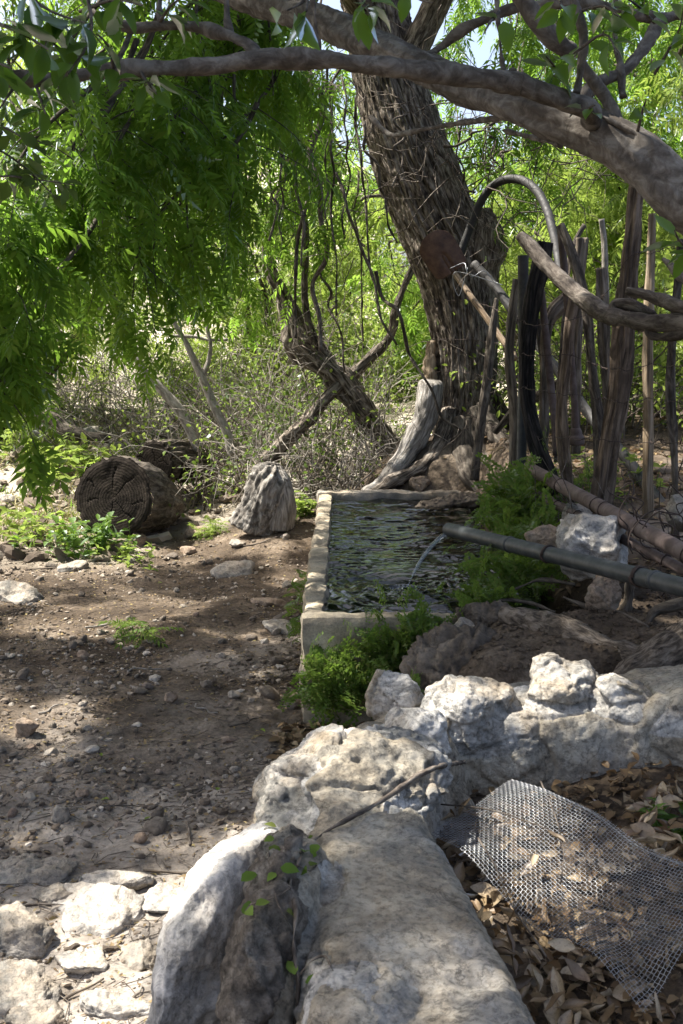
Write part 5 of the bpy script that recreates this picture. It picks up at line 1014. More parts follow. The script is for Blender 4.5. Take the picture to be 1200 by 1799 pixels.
# background trees
def far_tree(base, ht, cr, n, size, mat, seed, label, T_, group, lean=0.):
    g = np.random.default_rng(seed); base = np.asarray(base, float); o = empty('leafy_tree', base, label, 'tree', group); ms, ml = MB(), MB(); cl = []
    for k in range(3):
        p = base + np.array([g.normal() * .15, g.normal() * .15, -.1]); d = norm(np.array([g.normal() * .25 + lean, g.normal() * .2, 1.])); pts = [p]
        for q_ in range(8): d = norm(d + g.normal(size=3) * np.array([.2, .2, .05])); pts.append(pts[-1] + d * ht * .8 / 8)
        sweep(ms, pts, np.linspace(.022 * ht, .01, 9), 10, .1, lumpy(seed, .01, 4))
        for b_ in range(9):
            i_ = g.integers(2, 9); d2 = norm(g.normal(size=3) * np.array([1, 1, .4]) + np.array([0, 0, .2])); q2 = [pts[i_]]
            for q_ in range(6): d2 = norm(d2 + g.normal(size=3) * .25 - np.array([0, 0, .08])); q2.append(q2[-1] + d2 * cr * .19)
            sweep(ms, q2, np.linspace(.006 * ht, .004, 7), 5, .15, caps=False); cl.extend(q2[2:])
    ms.build('trunk', bark_dark, o)
    E = np.array(cl); k = g.integers(0, len(E), n); off = norm(g.normal(size=(n, 3))) * (g.uniform(0, 1, n) ** .5)[:, None] * cr * .24
    pos = E[k] + off; f = g.normal(size=(n, 3)) * np.array([1, 1, .5]) + np.array([0, 0, -.5]); nr = g.normal(size=(n, 3)) * .5 + np.array([0, -.2, 1.])
    strew(ml, T_, pos, f, nr, g.uniform(.75, 1.2, n) * size); ml.build('crown', mat, o)
FT = 'leafy trees on the slope beyond the clearing'; FL = 'sunlit light green leafy tree on the slope beyond the clearing'
for k, (px, Y, ht, cr, n_, tp) in enumerate(((900, 13, 4.6, 1.7, 3000, 0), (1120, 12, 4.0, 1.5, 2600, 0), (1230, 14, 5.2, 1.9, 3000, 0), (480, 15, 3.4, 1.7, 2800, 0), (300, 22, 3.2, 2.2, 1600, 1), (-40, 13, 5.0, 1.9, 2600, 0), (820, 21, 3.4, 2.4, 2400, 1), (1320, 9.5, 4.2, 1.5, 2400, 0), (760, 24, 3.0, 2.0, 2000, 1), (140, 24, 6, 2.8, 2000, 1), (1040, 26, 5, 2.8, 1800, 1), (480, 27, 4, 2.8, 1800, 1))):
    far_tree(gp(px, Y), ht, cr, int(n_ * .75), .26 if tp == 0 else .16, leaf_light if (tp or k % 2) else leaf_pinnate, 1200 + k, FL, PIN if tp == 0 else OV, FT)

# ------------------------------------------------------------------ ferns, weeds, climbers
def frond(seed, npin=9):
    g = np.random.default_rng(seed); V = []; Tt = []
    for i in range(npin):
        t = .15 + .85 * i / (npin - 1); c = np.array([.05 * math.sin(t * 4), t, -.35 * t * t])
        for s_ in ((-1, 1) if i < npin - 1 else (0,)):
            Lp = .34 * (1 - .65 * t) + .05; d = np.array([s_ * .85, .5, g.uniform(-.25, .15)]) if s_ else np.array([0, 1, -.4]); d /= np.linalg.norm(d); m_ = max(1, int(Lp / .17))
            for q_ in range(m_):
                for s2 in (-1, 1):
                    b = c + d * Lp * (q_ + .6) / m_; pd_ = np.array([-d[1], d[0], 0]) * s2; e = b + pd_ * .11 + np.array([0, 0, g.uniform(-.02, .03)]); k = len(V); w_ = .085
                    V.extend([b, e + d * w_ + pd_ * .012, e + pd_ * .045, e - d * w_ + pd_ * .012]); Tt.extend([[k, k + 1, k + 2], [k, k + 2, k + 3]])
    for i in range(4):
        a_, b_ = i / 4, (i + 1) / 4; k = len(V); V.extend([[.05 * math.sin(a_ * 4) + .006, a_, -.35 * a_ * a_], [.05 * math.sin(a_ * 4) - .006, a_, -.35 * a_ * a_], [.05 * math.sin(b_ * 4), b_, -.35 * b_ * b_]]); Tt.append([k, k + 1, k + 2])
    return np.array(V, float), None, np.array(Tt)
FR = [frond(1), frond(2, 8), frond(3, 10)]
def fern(pts_list, n, size, seed, label, out=(0, -1, 0), spread=.05, mat=leaf_fern):
    """clump of fronds rooted along the given points, arching outwards"""
    g = np.random.default_rng(seed); A = np.array(pts_list); k = g.integers(0, len(A), n); pos = A[k] + g.normal(size=(n, 3)) * spread
    f = norm(g.normal(size=(n, 3)) * .6 + np.asarray(out, float) * .7 + np.array([0, 0, .35])); nr = g.normal(size=(n, 3)) * .4 + np.array([0, 0, .8]) + np.asarray(out, float) * .6
    mb = MB(); strew(mb, FR, pos, f, nr, g.uniform(.6, 1.2, n) * size); return tag(mb.build('fern', mat, loc=A.mean(0)), label, 'fern')
pts = []
for k in range(150):
    u_ = random.random(); v_ = random.random(); x = -.10 + u_ * .56; pts.append([x, 4.65 - .05 * (1 - v_) * random.random(), .13 + v_ * (.12 + .19 * sstep(-.02, .22, x))])
fern(pts, 470, .105, 1, 'thick bright green fern clump hanging over the front end of the trough')
fern([P(880 + random.uniform(0, 80), 890 + random.uniform(-30, 50), random.uniform(6.0, 6.7)) for _ in range(60)], 230, .13, 2, 'dense tall fern on the bank beside the water under the grey pipe stub', (-.8, -.4, .2), .07)
fern([P(925 + random.uniform(-25, 40), 960 + random.uniform(-30, 50), random.uniform(5.4, 5.9)) for _ in range(40)], 170, .12, 3, 'dark fern growing below the black spout pipe', (-.7, -.6, 0), .07)
fern([P(840 + random.uniform(-25, 25), 1010 + random.uniform(-20, 60), random.uniform(4.8, 5.2)) for _ in range(26)], 55, .09, 4, 'small loose fern leaning over the water beside the mound', (-.9, 0, .2), .05)
fern([P(852 + random.uniform(-22, 30), 1062 + random.uniform(-14, 14), random.uniform(4.7, 4.95)) for _ in range(22)], 60, .085, 8, 'small bright fern tuft over the near corner of the trough', (-.7, -.5, .3), .04)
fern([P(722 + random.uniform(-6, 6), 1215, 4.1) for _ in range(4)], 12, .09, 5, 'tiny pale fern tuft rooted in the wall crack', (-.2, -.8, .2), .01)
fern([[TX0 - .03, random.uniform(5.2, 6.6), random.uniform(.12, .34)] for _ in range(40)], 50, .07, 6, 'narrow strip of dark ferns along the outer side of the trough', (-1, 0, .1), .03)
fern([P(930 + random.uniform(-30, 40), 1005 + random.uniform(-12, 12), 5.2) for _ in range(14)], 60, .10, 7, 'low mossy green fern under the spout pipe clamp', (-.3, -.8, 0), .04)
def weed(px, Y, n, ht, size, seed, label, mat=leaf_light, T_=OV, spread=.12, cat='weed', group=None):
    g = np.random.default_rng(seed); b = gp(px, Y); ms, ml = MB(), MB(); o = empty('weed', b, label, cat, group)
    for k in range(n):
        p = b + np.array([g.normal() * spread, g.normal() * spread, 0]); p[2] = h1(p[0], p[1]) - .01; d = norm(np.array([g.normal() * .4, g.normal() * .4, 1])); pts = [p]
        for q_ in range(4): d = norm(d + g.normal(size=3) * .2); pts.append(pts[-1] + d * ht * g.uniform(.6, 1.2) / 4)
        m1 = ms if n > 15 else MB(); sweep(m1, pts, [.003, .0026, .002, .0016, .001], 4, .1, caps=False); pp = []
        if n <= 15: m1.build('stem', grass_m, o)
        for q_ in range(9): i_ = g.integers(1, 5); pp.append(pts[i_])
        pp = np.array(pp); f = norm(g.normal(size=pp.shape) * np.array([1, 1, .3]) + np.array([0, 0, .3])); strew(ml, T_, pp, f, g.normal(size=pp.shape) * .3 + np.array([0, 0, 1]), g.uniform(.7, 1.2, len(pp)) * size)
    if n > 15: ms.build('stems', grass_m, o)
    ml.build('foliage', mat, o); return o
weed(150, 8.45, 26, .30, .10, 1, 'large leafy green weed clump in front of the thickest log', mat=leaf_bright, spread=.16)
weed(60, 8.9, 22, .28, .085, 2, 'light green weed patch at the edge of the grass near the log', spread=.2)
weed(215, 8.2, 12, .16, .06, 3, 'low green weeds just under the sawn log end')
weed(110, 11.2, 34, .28, .13, 4, 'bright broad leaved weeds beneath the pale hillside rocks', spread=.35)
weed(380, 9.0, 8, .14, .08, 5, 'small feathery seedling between log and stump', T_=PIN, spread=.06)
weed(520, 8.95, 14, .16, .08, 6, 'little green weed beside the far trough corner', spread=.12)
weed(245, 6.0, 3, .07, .14, 7, 'tiny fern leaved seedling alone on the bare dirt', leaf_fern, PIN, .05)
weed(1000, 7.2, 14, .25, .07, 8, 'green weeds at the foot of the fence posts', spread=.25)
weed(1110, 6.9, 14, .25, .07, 9, 'green weeds growing through litter behind the thickest post', spread=.25)
weed(940, 6.9, 8, .2, .07, 10, 'small green weed beside the blackened post', spread=.1)
weed(1180, 3.05, 5, .07, .05, 11, 'small green sprouts among dry leaves at the wall foot', leaf_bright, spread=.05)
# grass tufts by the coupling, climber on the wall
mb = MB(); g = np.random.default_rng(3)
for k in range(60):
    p = gp(960 + g.uniform(0, 90), g.uniform(6.1, 6.6)); d = norm(np.array([g.normal() * .5, g.normal() * .4, 1.])); pts = [p]
    for q_ in range(4): d = norm(d + np.array([g.normal() * .2, g.normal() * .1, -.12])); pts.append(pts[-1] + d * g.uniform(.05, .12))
    sweep(mb, pts, [.003, .003, .0026, .002, .0006], 3, .1, caps=False)
tag(mb.build('grass_tuft', grass_m, loc=gp(1000, 6.3)), 'thin tuft of long grass beneath the iron pipe coupling', 'grass')
cl = empty('climber', P(520, 1790, 2.0), 'small leafy woody climber growing up the earthy side of the wall', 'climbing plant'); ms, ml = MB(), MB()
for lst in ([(518, 1800, 2.02, 8), (524, 1730, 2.08, 8), (516, 1660, 2.14, 7), (520, 1600, 2.2, 7), (510, 1550, 2.26, 6), (528, 1510, 2.34, 5), (540, 1480, 2.38, 4)], [(522, 1720, 2.08, 5), (545, 1690, 2.08, 4), (570, 1680, 2.1, 4), (585, 1705, 2.1, 3)], [(516, 1640, 2.16, 3), (490, 1590, 2.2, 3), (478, 1545, 2.25, 2), (472, 1500, 2.3, 2), (480, 1465, 2.36, 2)], [(510, 1560, 2.25, 3), (485, 1575, 2.22, 2), (440, 1590, 2.2, 2)], [(522, 1520, 2.32, 3), (545, 1530, 2.3, 2), (556, 1520, 2.3, 2)]):
    p_, r_ = px_path(lst); p_ = np.array([on_wall(q_[0], q_[1], .008 + .006 * (k_ % 2), q_[2]) for k_, q_ in enumerate(lst)]); sweep(ms, p_, r_ * .8, 8, .015, lumpy(3, .002, 30))
lp = np.array([on_wall(a_ + random.uniform(-8, 8), b_ + random.uniform(-8, 8), random.uniform(.015, .04), Y) for a_, b_, Y in ((487, 1460, 2.36), (478, 1470, 2.36), (545, 1465, 2.36), (552, 1475, 2.36), (528, 1500, 2.32), (552, 1522, 2.3), (540, 1530, 2.3), (525, 1520, 2.3), (430, 1592, 2.2), (445, 1590, 2.2), (428, 1545, 2.25), (440, 1595, 2.2), (485, 1520, 2.26), (478, 1530, 2.26), (510, 1605, 2.18), (530, 1722, 2.06), (522, 1715, 2.06), (470, 1480, 2.34), (560, 1500, 2.32))])
n_ = len(lp); strew(ml, OVR, lp, rnd(n_) * np.array([1, 1, .3]), rnd(n_, .3) + np.array([0, -.5, .8]), rng.uniform(.026, .042, n_)); ms.build('stem', twig_m, cl); ml.build('leaves', leaf_fern, cl)
# straw and grass on the sunny slope
n = 15000; xs_ = rng.uniform(-4.6, -1.2, n) * 1.0; ys_ = rng.uniform(8.3, 13.5, n); k = fbm(np.stack([xs_, ys_, 0 * xs_], -1) * 1.4, 5, 3) > -.15; xs_, ys_ = xs_[k], ys_[k]; n = len(xs_)
pos = np.stack([xs_, ys_, H(xs_, ys_)], -1); f = rnd(n) * np.array([.8, .8, .2]) + np.array([0, 0, .55]); blade = (np.array([[-.05, 0, 0], [.05, 0, 0], [0, 1, -.3], [.045, .5, -.06], [-.045, .5, -.06]]), None, np.array([[0, 1, 3], [0, 3, 4], [4, 3, 2]]))
mb = MB(); scatter(mb, blade, pos, f, rnd(n) + np.array([0, 0, .3]), rng.uniform(.05, .15, n)); tag(mb.build('dry_grass', straw_m), kind='stuff')
n = 3000; xs_ = rng.uniform(-4.6, -1.6, n); ys_ = rng.uniform(8.6, 13, n); k = fbm(np.stack([xs_, ys_, 0 * xs_], -1) * .9, 15, 3) > .1; xs_, ys_ = xs_[k], ys_[k]; n = len(xs_)
pos = np.stack([xs_, ys_, H(xs_, ys_)], -1); mb = MB(); scatter(mb, blade, pos, rnd(n) * np.array([.6, .6, .1]) + np.array([0, 0, .8]), rnd(n), rng.uniform(.05, .13, n)); tag(mb.build('green_grass', grass_m), kind='stuff')

# ------------------------------------------------------------------ loose stones
STL = {}
def stone_at(px, py, size, seed, m, label, flat=.6, rot=0, up=.25, lo=.6, ar=1.25, sub=4):
    p = T(px, py); d = np.array([size * ar, size, size * flat]); p[2] += d[2] * up
    tag(rock('stone', m, p, d, seed, (random.uniform(-.2, .2), random.uniform(-.2, .2), rot), sub=sub, lo=lo, rough=.12), label, 'stone')
stone_at(47, 1300, .062, 1, rock_tan, 'angular tan stone standing highest on the bare dirt', .85, .3, .5, .55)
stone_at(55, 1318, .022, 2, rock_tan, 'little pebble touching the angular tan stone', .8)
stone_at(90, 1330, .04, 3, rock_grey, 'rounded grey stone just below the angular tan stone', .7)
stone_at(162, 1325, .034, 4, rock_pale, 'flat pale stone in the middle of the dirt', .5)
stone_at(25, 1055, .19, 5, rock_grey, 'wide flat greenish grey boulder sunk in the dirt below the weeds', .35, .2, .3, .7, 1.4, 5)
stone_at(347, 948, .11, 6, rock_tan, 'rounded tan stone in the dirt right of the sawn log', .7, 0, .4, .7)
stone_at(400, 1014, .17, 7, rock_grey, 'flat grey green slab lying in the dirt toward the trough', .28, .1, .3, .7)
stone_at(242, 960, .10, 8, rock_tan, 'angular stone propped against the bottom of the log end', .8, .8, .4)
stone_at(428, 918, .10, 9, rock_pale, 'bright white stone in front of the stump', .6, 0, .4)
stone_at(452, 925, .09, 10, rock_grey, 'flat grey stone beside the bright white stone', .4)
stone_at(300, 1231, .045, 11, rock_tan, 'brown angular stone halfway up the dirt path', .7, .5)
stone_at(412, 1228, .036, 12, rock_grey, 'smooth grey pebble near the fern clump', .7)
stone_at(462, 1222, .034, 13, rock_grey, 'smooth grey pebble nearest the fern clump', .7)
stone_at(146, 1158, .034, 14, rock_tan, 'reddish round stone in the dirt', .8)
stone_at(270, 1201, .045, 15, rock_pale, 'thin pointed pale flake of stone', .35, .6)
stone_at(402, 1303, .036, 16, rock_tan, 'short tan stone beside a green leaf on the path', .6)
stone_at(240, 1279, .03, 17, rock_pale, 'little white flat stone in the path', .4)
stone_at(107, 1448, .045, 18, rock_grey, 'upright two tone stone standing by the white ledge rocks', 1.0, .4, .5)
stone_at(145, 1403, .032, 19, rock_tan, 'small buff stone above the upright two tone stone', .6)
stone_at(243, 1482, .028, 20, rock_tan, 'small square stone on the dark path', .8)
stone_at(465, 1131, .035, 21, rock_pale, 'sunlit white stone next to the trough', .6)
stone_at(470, 1065, .14, 22, rock_tan, 'broad worn tan rock bedded in the ground along the trough', .22, .3, .3, .7)
stone_at(500, 1105, .13, 23, rock_grey, 'flat grey bedrock slab beside the trough front', .18, .1, .3, .75)
stone_at(330, 975, .09, 24, rock_tan, 'squarish stone below the rounded tan stone', .5, .5)
stone_at(420, 960, .09, 25, rock_grey, 'dull grey stone bedded in the shade before the stump', .45)
stone_at(130, 1000, .12, 26, rock_grey, 'long grey flat stone below the weed clump', .3, .4, .3, .7, 1.8)
stone_at(100, 770, .35, 27, rock_pale, 'pale sunlit rock on the slope above the weeds', .55, .3, .3)
stone_at(155, 775, .22, 28, rock_pale, 'pale split rock on the slope above the thickest log', .8, .6, .3)
stone_at(70, 740, .40, 29, rock_pale, 'big whitish hillside rock glaring in the sun', .6, .2, .3)
stone_at(200, 795, .16, 30, rock_pale, 'whitish rock just behind the thickest log', .5, .2, .3)
stone_at(75, 885, .12, 31, rock_tan, 'tan stone in the sunny grass', .4); stone_at(10, 890, .14, 32, rock_pale, 'white stone at the edge of the sunny grass', .5)
stone_at(110, 840, .12, 33, rock_tan, 'buff stone in the grass uphill of the weeds', .4); stone_at(130, 870, .10, 34, rock_pale, 'small white stone in the grass beside the log', .4)
stone_at(1165, 835, .10, 35, rock_tan, 'buff stone lying behind the split tan post', .5); stone_at(870, 870, .07, 36, rock_tan, 'small buff stone on the earth above the tall fern', .6)
# pale ledge rocks at the lower corner, sunk in the sand
for px, py, Y_, dims, sd, rz, m, lab in ((70, 1545, 0, (.135, .10, .075), 41, .2, rock_grey, 'rounded grey ledge rock with a sunlit top'), (200, 1556, 0, (.16, .055, .055), 42, -.1, rock_pale, 'long low white ledge rock behind the slab'), (170, 1618, 0, (.145, .15, .06), 43, .5, rock_pale, 'broad tilted bluish white ledge slab'), (100, 1585, 0, (.075, .05, .04), 44, .3, rock_grey, 'small flat ledge rock between rounded rock and slab'),
                                (18, 1650, 0, (.13, .15, .09), 45, .9, rock_grey, 'grey ledge boulder cut by the photo edge'), (250, 1700, 0, (.07, .09, .075), 46, .4, rock_grey, 'blocky grey rock between the slab and the big boulder'), (192, 1770, 0, (.10, .08, .045), 47, .2, rock_pale, 'low pale rock at the bottom of the sandy step'), (30, 1740, 0, (.13, .12, .045), 48, .6, rock_grey, 'flat dull ledge rock below the grey boulder'),
                                (30, 1525, 0, (.10, .06, .035), 49, .1, rock_grey, 'thin flat ledge rock uppermost of the ledge'), (290, 1590, 0, (.10, .09, .035), 50, .3, rock_pale, 'white worn rock surface beside the big boulder'), (130, 1690, 0, (.10, .08, .025), 51, .7, rock_pale, 'half buried pale rock in the sandy step'), (60, 1795, 0, (.09, .07, .03), 52, .1, rock_grey, 'small grey rock at the foot of the ledge')):
    dims = (dims[0] * 1.34, dims[1] * 1.4, dims[2] * .55); p = T(px, py); p[2] += dims[2] * .12
    tag(rock('ledge_rock', m, p, dims, sd, (random.uniform(-.12, .12), random.uniform(-.12, .12), rz), sub=5, lo=.6, rough=.10, fine=.035, sharp=16, chips=26), lab, 'rock', 'pale ledge rocks beside the big boulder')
# small stones: individuals
protos = []
for k in range(9):
    W, F = rock_shape(70 + k, (1.2, .9, .62), 3, 12, 12, .1, .03, lo=.5); mb = MB(); mb.add(W, None, F); o = mb.build('small_stone', stone_m); protos.append(o)
SSL = 'small dull stone strewn on the bare dirt of the clearing'; SSG = 'small stones strewn over the bare dirt'
cnt = 0; used = set(); g = np.random.default_rng(12)
while cnt < 230:
    px, py = g.uniform(-20, 540), g.uniform(930, 1520)
    if g.uniform() > .45 + .55 * (py < 1250): continue
    p = T(px, py); s_ = g.gamma(3.0, .0045) * (1.0 + .10 * p[1]); s_ = min(max(s_, .008), .06); k = int(g.integers(0, 9)); rot = (g.normal() * .3, g.normal() * .3, g.uniform(0, 6.28)); loc = (p[0], p[1], p[2] + s_ * .2)
    if k not in used: o = protos[k]; o.location = loc; o.rotation_euler = rot; o.scale = (s_, s_, s_); used.add(k)
    else: o = dup(protos[k], loc, rot, (s_, s_, s_))
    tag(o, SSL, 'stone', SSG); cnt += 1
# gravel, crumbs and litter nobody could count
def ground_pts(n, x0, x1, y0, y1, g):
    y = y0 * (y1 / y0) ** g.uniform(0, 1, n); x = g.uniform(x0, x1, n) * (1 + 0 * y); return x, y
def rocks_stuff(name, n, smin, smax, area, seed, sub=1, ok=None):
    g = np.random.default_rng(seed); x, y = ground_pts(n, *area, g)
    if ok is not None: k = ok(x, y); x, y = x[k], y[k]
    n = len(x); pos = np.stack([x, y, H(x, y)], -1); s_ = smin * (smax / smin) ** (g.uniform(0, 1, n) ** 2.2); mb = MB()
    for v_ in range(6):
        W, F = rock_shape(300 + v_, (1.2, .9, .6), sub, 10, 12, lo=.5); k = np.arange(n) % 6 == v_
        W = W + np.random.default_rng(v_).normal(size=W.shape) * .08
        scatter(mb, (W, None, F), pos[k] + np.array([0, 0, .2]) * s_[k][:, None], g.normal(size=(k.sum(), 3)) * np.array([1, 1, .25]), g.normal(size=(k.sum(), 3)) * .3 + np.array([0, 0, 1]), s_[k])
    return tag(mb.build(name, ground_m if name == 'soil_crumbs' else pebble_m, smooth=False), kind='stuff')
tro = lambda x, y: ~((x > TX0 - .02) & (x < TX1) & (y > TY0 - .02) & (y < TY1))
pat = lambda x, y: tro(x, y) & (fbm(np.stack([x, y, 0 * x], -1) * 1.5, 91, 3) + rng.uniform(-.5, .5, len(x)) > -.25)
rocks_stuff('gravel', 24000, .0035, .017, (-2.6, .15, 2.3, 9.5), 1, 1, pat)
rocks_stuff('gravel', 3000, .008, .026, (-2.8, .1, 3.4, 10.0), 2, 2, pat)
rocks_stuff('soil_crumbs', 5000, .004, .018, (.1, 1.6, 3.8, 5.2), 3, 1, lambda x, y: tro(x, y) & (x > .25))
rocks_stuff('rubble', 1800, .02, .11, (-5, -.8, 8.2, 14), 4, 2, lambda x, y: (x < -1.4) | (y > 9.8))
def flat_litter(name, n, area, smin, smax, tm, mat, seed, ok=None, lift=.004, tilt=.35):
    g = np.random.default_rng(seed); x, y = ground_pts(n, *area, g)
    if ok is not None: k = ok(x, y); x, y = x[k], y[k]
    n = len(x); pos = np.stack([x, y, H(x, y) + lift * g.uniform(.3, 1.5, n)], -1); f = g.normal(size=(n, 3)) * np.array([1, 1, .15]); mb = MB(); strew(mb, tm, pos, f, g.normal(size=(n, 3)) * tilt + np.array([0, 0, 1]), g.uniform(smin, smax, n)); return tag(mb.build(name, mat), kind='stuff')
NARROW = (np.array([[0, 0, 0], [-.11, .4, .05], [0, 1, -.05], [.11, .4, .05]]), None, np.array([[0, 2, 1], [0, 3, 2]]))
flat_litter('leaf_crumbs', 12000, (-2.4, .2, 2.3, 9.0), .008, .030, [NARROW, SIMPLE], litter_m, 1, tro)
flat_litter('leaf_litter', 3500, (-2, 2.2, 5.2, 11), .02, .06, [NARROW, SIMPLE], litter_m, 2, lambda x, y: tro(x, y) & ((x > 1.0) | (y > 8.7)))
flat_litter('leaf_litter', 2500, (1.0, 4.0, 5.0, 11), .04, .09, OV, leaf_dry, 5, lambda x, y: tro(x, y))
flat_litter('leaf_litter', 1800, (-.25, .5, 4.1, 4.65), .03, .06, OV, leaf_dry, 3, lambda x, y: (x < .25), .012)
mb = MB(); g = np.random.default_rng(8); x, y = ground_pts(2600, -2.4, .2, 2.4, 9.0, g); k = tro(x, y); x, y = x[k], y[k]; z = H(x, y)
for q_ in range(len(x)):
    an = g.uniform(0, 6.28); L = g.gamma(2, .025) + .02; d = np.array([math.cos(an), math.sin(an), 0]); p = np.array([x[q_], y[q_], z[q_] + .004]); b = g.normal() * .15 * L
    e_ = p + d * L; e_[2] = h1(e_[0], e_[1]) + .006; md = (p + e_) / 2 + np.array([-d[1], d[0], 0]) * b; sweep(mb, [p, md, e_], [.0016, .0014, .0009], 4, .2, caps=False)
tag(mb.build('twig_litter', twig_m), kind='stuff')
tangle('brush_litter', gp(640, 9.6), (1.1, .7, .3), 260, .7, .004, twig_pale, 21, kind='stuff', up=.15)
tangle('brush_litter', gp(1120, 6.6), (.8, 1.2, .10), 120, .5, .004, twig_m, 22, kind='stuff', up=-.1)
tangle('brush_litter', gp(300, 13.5), (2.2, 2.2, .5), 700, .8, .006, twig_pale, 23, kind='stuff', up=.2)
# sticks one can tell apart
g = np.random.default_rng(17); SG = 'thin sticks lying on the bare dirt'
for k, (px, py, L, an) in enumerate(((330, 1470, .18, 1.9), (345, 1395, .14, .3), (255, 1180, .22, .7), (20, 1205, .16, .5), (150, 1740, .12, .9), (235, 1765, .09, 1.5), (60, 1608, .30, .05), (310, 1545, .2, .2), (90, 1250, .14, 1.0), (430, 1275, .2, .9), (245, 1378, .12, 1.4), (180, 1100, .2, .6), (480, 950, .5, .25), (110, 1000, .5, .4), (360, 1250, .15, 2.4), (210, 1420, .16, .5))):
    p = T(px, py); d = np.array([math.cos(an), math.sin(an), 0]); pts = []
    for q_ in range(5): w_ = p + d * L * (q_ / 4 - .5) + np.array([-d[1], d[0], 0]) * g.normal() * L * .05; w_[2] = h1(w_[0], w_[1]) + .007; pts.append(w_)
    mb = MB(); sweep(mb, pts, np.linspace(.0045, .0025, 5) * (1 + .3 * (p[1] > 6)), 7, .02, lumpy(k, .001, 60)); tag(mb.build('stick', (twig_m, wood_grain, twig_pale)[k % 3], loc=pts[0]), 'short thin dead stick lying on the bare dirt', 'stick', SG)

# ------------------------------------------------------------------ wire mesh sheet and the dry leaves in the basin
cA, cB, cC, cD = G(912, 1366, .36), G(1300, 1530, .36), G(1130, 1775, .22), G(758, 1470, .26)
def sheet(u, v):
    p = (1 - u)[:, None] * ((1 - v)[:, None] * cA + v[:, None] * cD) + u[:, None] * ((1 - v)[:, None] * cB + v[:, None] * cC)
    p = p + np.array([0, 0, 1]) * (.028 * np.sin(u * 5.5 + 1) * np.sin(v * 3 + .3) + .018 * fbm(np.stack([u * 3, v * 2, 0 * u], -1), 4, 2) - .05 * np.exp(-((v) / .05) ** 2) * .5 + .03 * np.exp(-((1 - v) / .12) ** 2) * np.sin(u * 9))[:, None]
    return p
LU, LV = np.linalg.norm(cB - cA), np.linalg.norm(cD - cA); step = .0098; nu, nv = int(LU * 1.12 / step), int(LV * 1.25 / step)
mb = MB(); r_w = .00075
def wires(lines, axis):
    m, k, _ = lines.shape; tan = norm(np.gradient(lines, axis=1)); nz_ = np.broadcast_to(np.array([0, 0, 1.]), tan.shape); sd2 = norm(np.cross(tan, nz_)); n2 = np.cross(sd2, tan)
    ring_ = np.stack([lines + sd2 * r_w, lines + n2 * r_w, lines - sd2 * r_w, lines - n2 * r_w], 2)
    i = (np.arange(m) * k * 4)[:, None, None] + (np.arange(k - 1) * 4)[None, :, None]; j = np.arange(4)[None, None, :]; j2 = (j + 1) % 4
    return ring_.reshape(-1, 3), np.stack([i + j, i + j2, i + 4 + j2, i + 4 + j], -1).reshape(-1, 4)
for ax in (0, 1):
    m, k = (nv, nu * 2) if ax == 0 else (nu, nv * 2)
    a_ = np.repeat(np.linspace(0, 1, m)[:, None], k, 1); b_ = np.repeat(np.linspace(-.008, 1.008, k)[None, :], m, 0)
    u_, v_ = (b_, a_) if ax == 0 else (a_, b_)
    jit = .0012 * fbm(np.stack([u_.ravel() * 9, v_.ravel() * 9, 0 * u_.ravel() + ax], -1), 6, 2)
    L_ = sheet(u_.ravel() + jit, v_.ravel() + jit * .7).reshape(m, k, 3); L_[..., 2] += .0009 * (1 if ax else -1) * np.where((np.arange(k)[None, :] // 2 + np.arange(m)[:, None]) % 2 == 0, 1, -1)
    mb.add(*wires(L_, ax))
tag(mb.build('wire_mesh', galv_m, loc=cA), 'crumpled sheet of galvanised wire mesh lying over dry leaves inside the wall', 'wire mesh')
# loose wires and twigs on the sheet
for k, l in enumerate(([(775, 1420, .29), (850, 1428, .33), (910, 1445, .33), (990, 1480, .33), (1080, 1560, .31), (1160, 1640, .28)], [(840, 1480, .31), (870, 1530, .3), (900, 1600, .28), (960, 1690, .26)], [(950, 1380, .36), (975, 1440, .34), (990, 1500, .33), (985, 1560, .31)])):
    mb = MB(); sweep(mb, [G(*q_) + np.array([0, 0, .012]) for q_ in l], [.0022, .002, .002, .0018, .0015, .001][:len(l)], 5, .03, lumpy(k, .001, 40)); tag(mb.build('twig', twig_m, loc=G(*l[0])), ('long dark thin twig lying across the wire mesh', 'short dark twig lying down the wire mesh', 'fine twig lying on the top corner of the wire mesh')[k], 'twig')
def curl_leaf(seed, wd=.30, curl=.5):
    g = np.random.default_rng(seed); nu_, nv_ = 9, 13; U, Vv = np.meshgrid(np.linspace(-1, 1, nu_), np.linspace(0, 1, nv_), indexing='ij'); hw_ = wd * np.sin(np.pi * np.clip(Vv, .02, .98) ** .85) ** .8 + .005
    cu = curl * g.uniform(.6, 1.4); an = U * cu * 1.5; x = np.sin(an) / max(cu * 1.5, .01) * hw_; z = (1 - np.cos(an)) / max(cu * 1.5, .01) * hw_ + g.uniform(-.3, .5) * (Vv - .5) ** 2 + .03 * np.sin(Vv * 9 + g.uniform(0, 6)) * np.abs(U)
    i = np.arange(nu_ - 1)[:, None] * nv_; j = np.arange(nv_ - 1)[None, :]; V = np.stack([x.ravel(), Vv.ravel(), z.ravel()], -1); Q = np.stack([i + j, i + nv_ + j, i + nv_ + j + 1, i + j + 1], -1).reshape(-1, 4)
    st = np.array([[-.01, 0, 0], [.01, 0, 0], [.008, -.22, .03], [-.008, -.22, .03]]); return np.vstack([V, st]), np.vstack([Q, [[len(V) + q_ for q_ in range(4)]]])
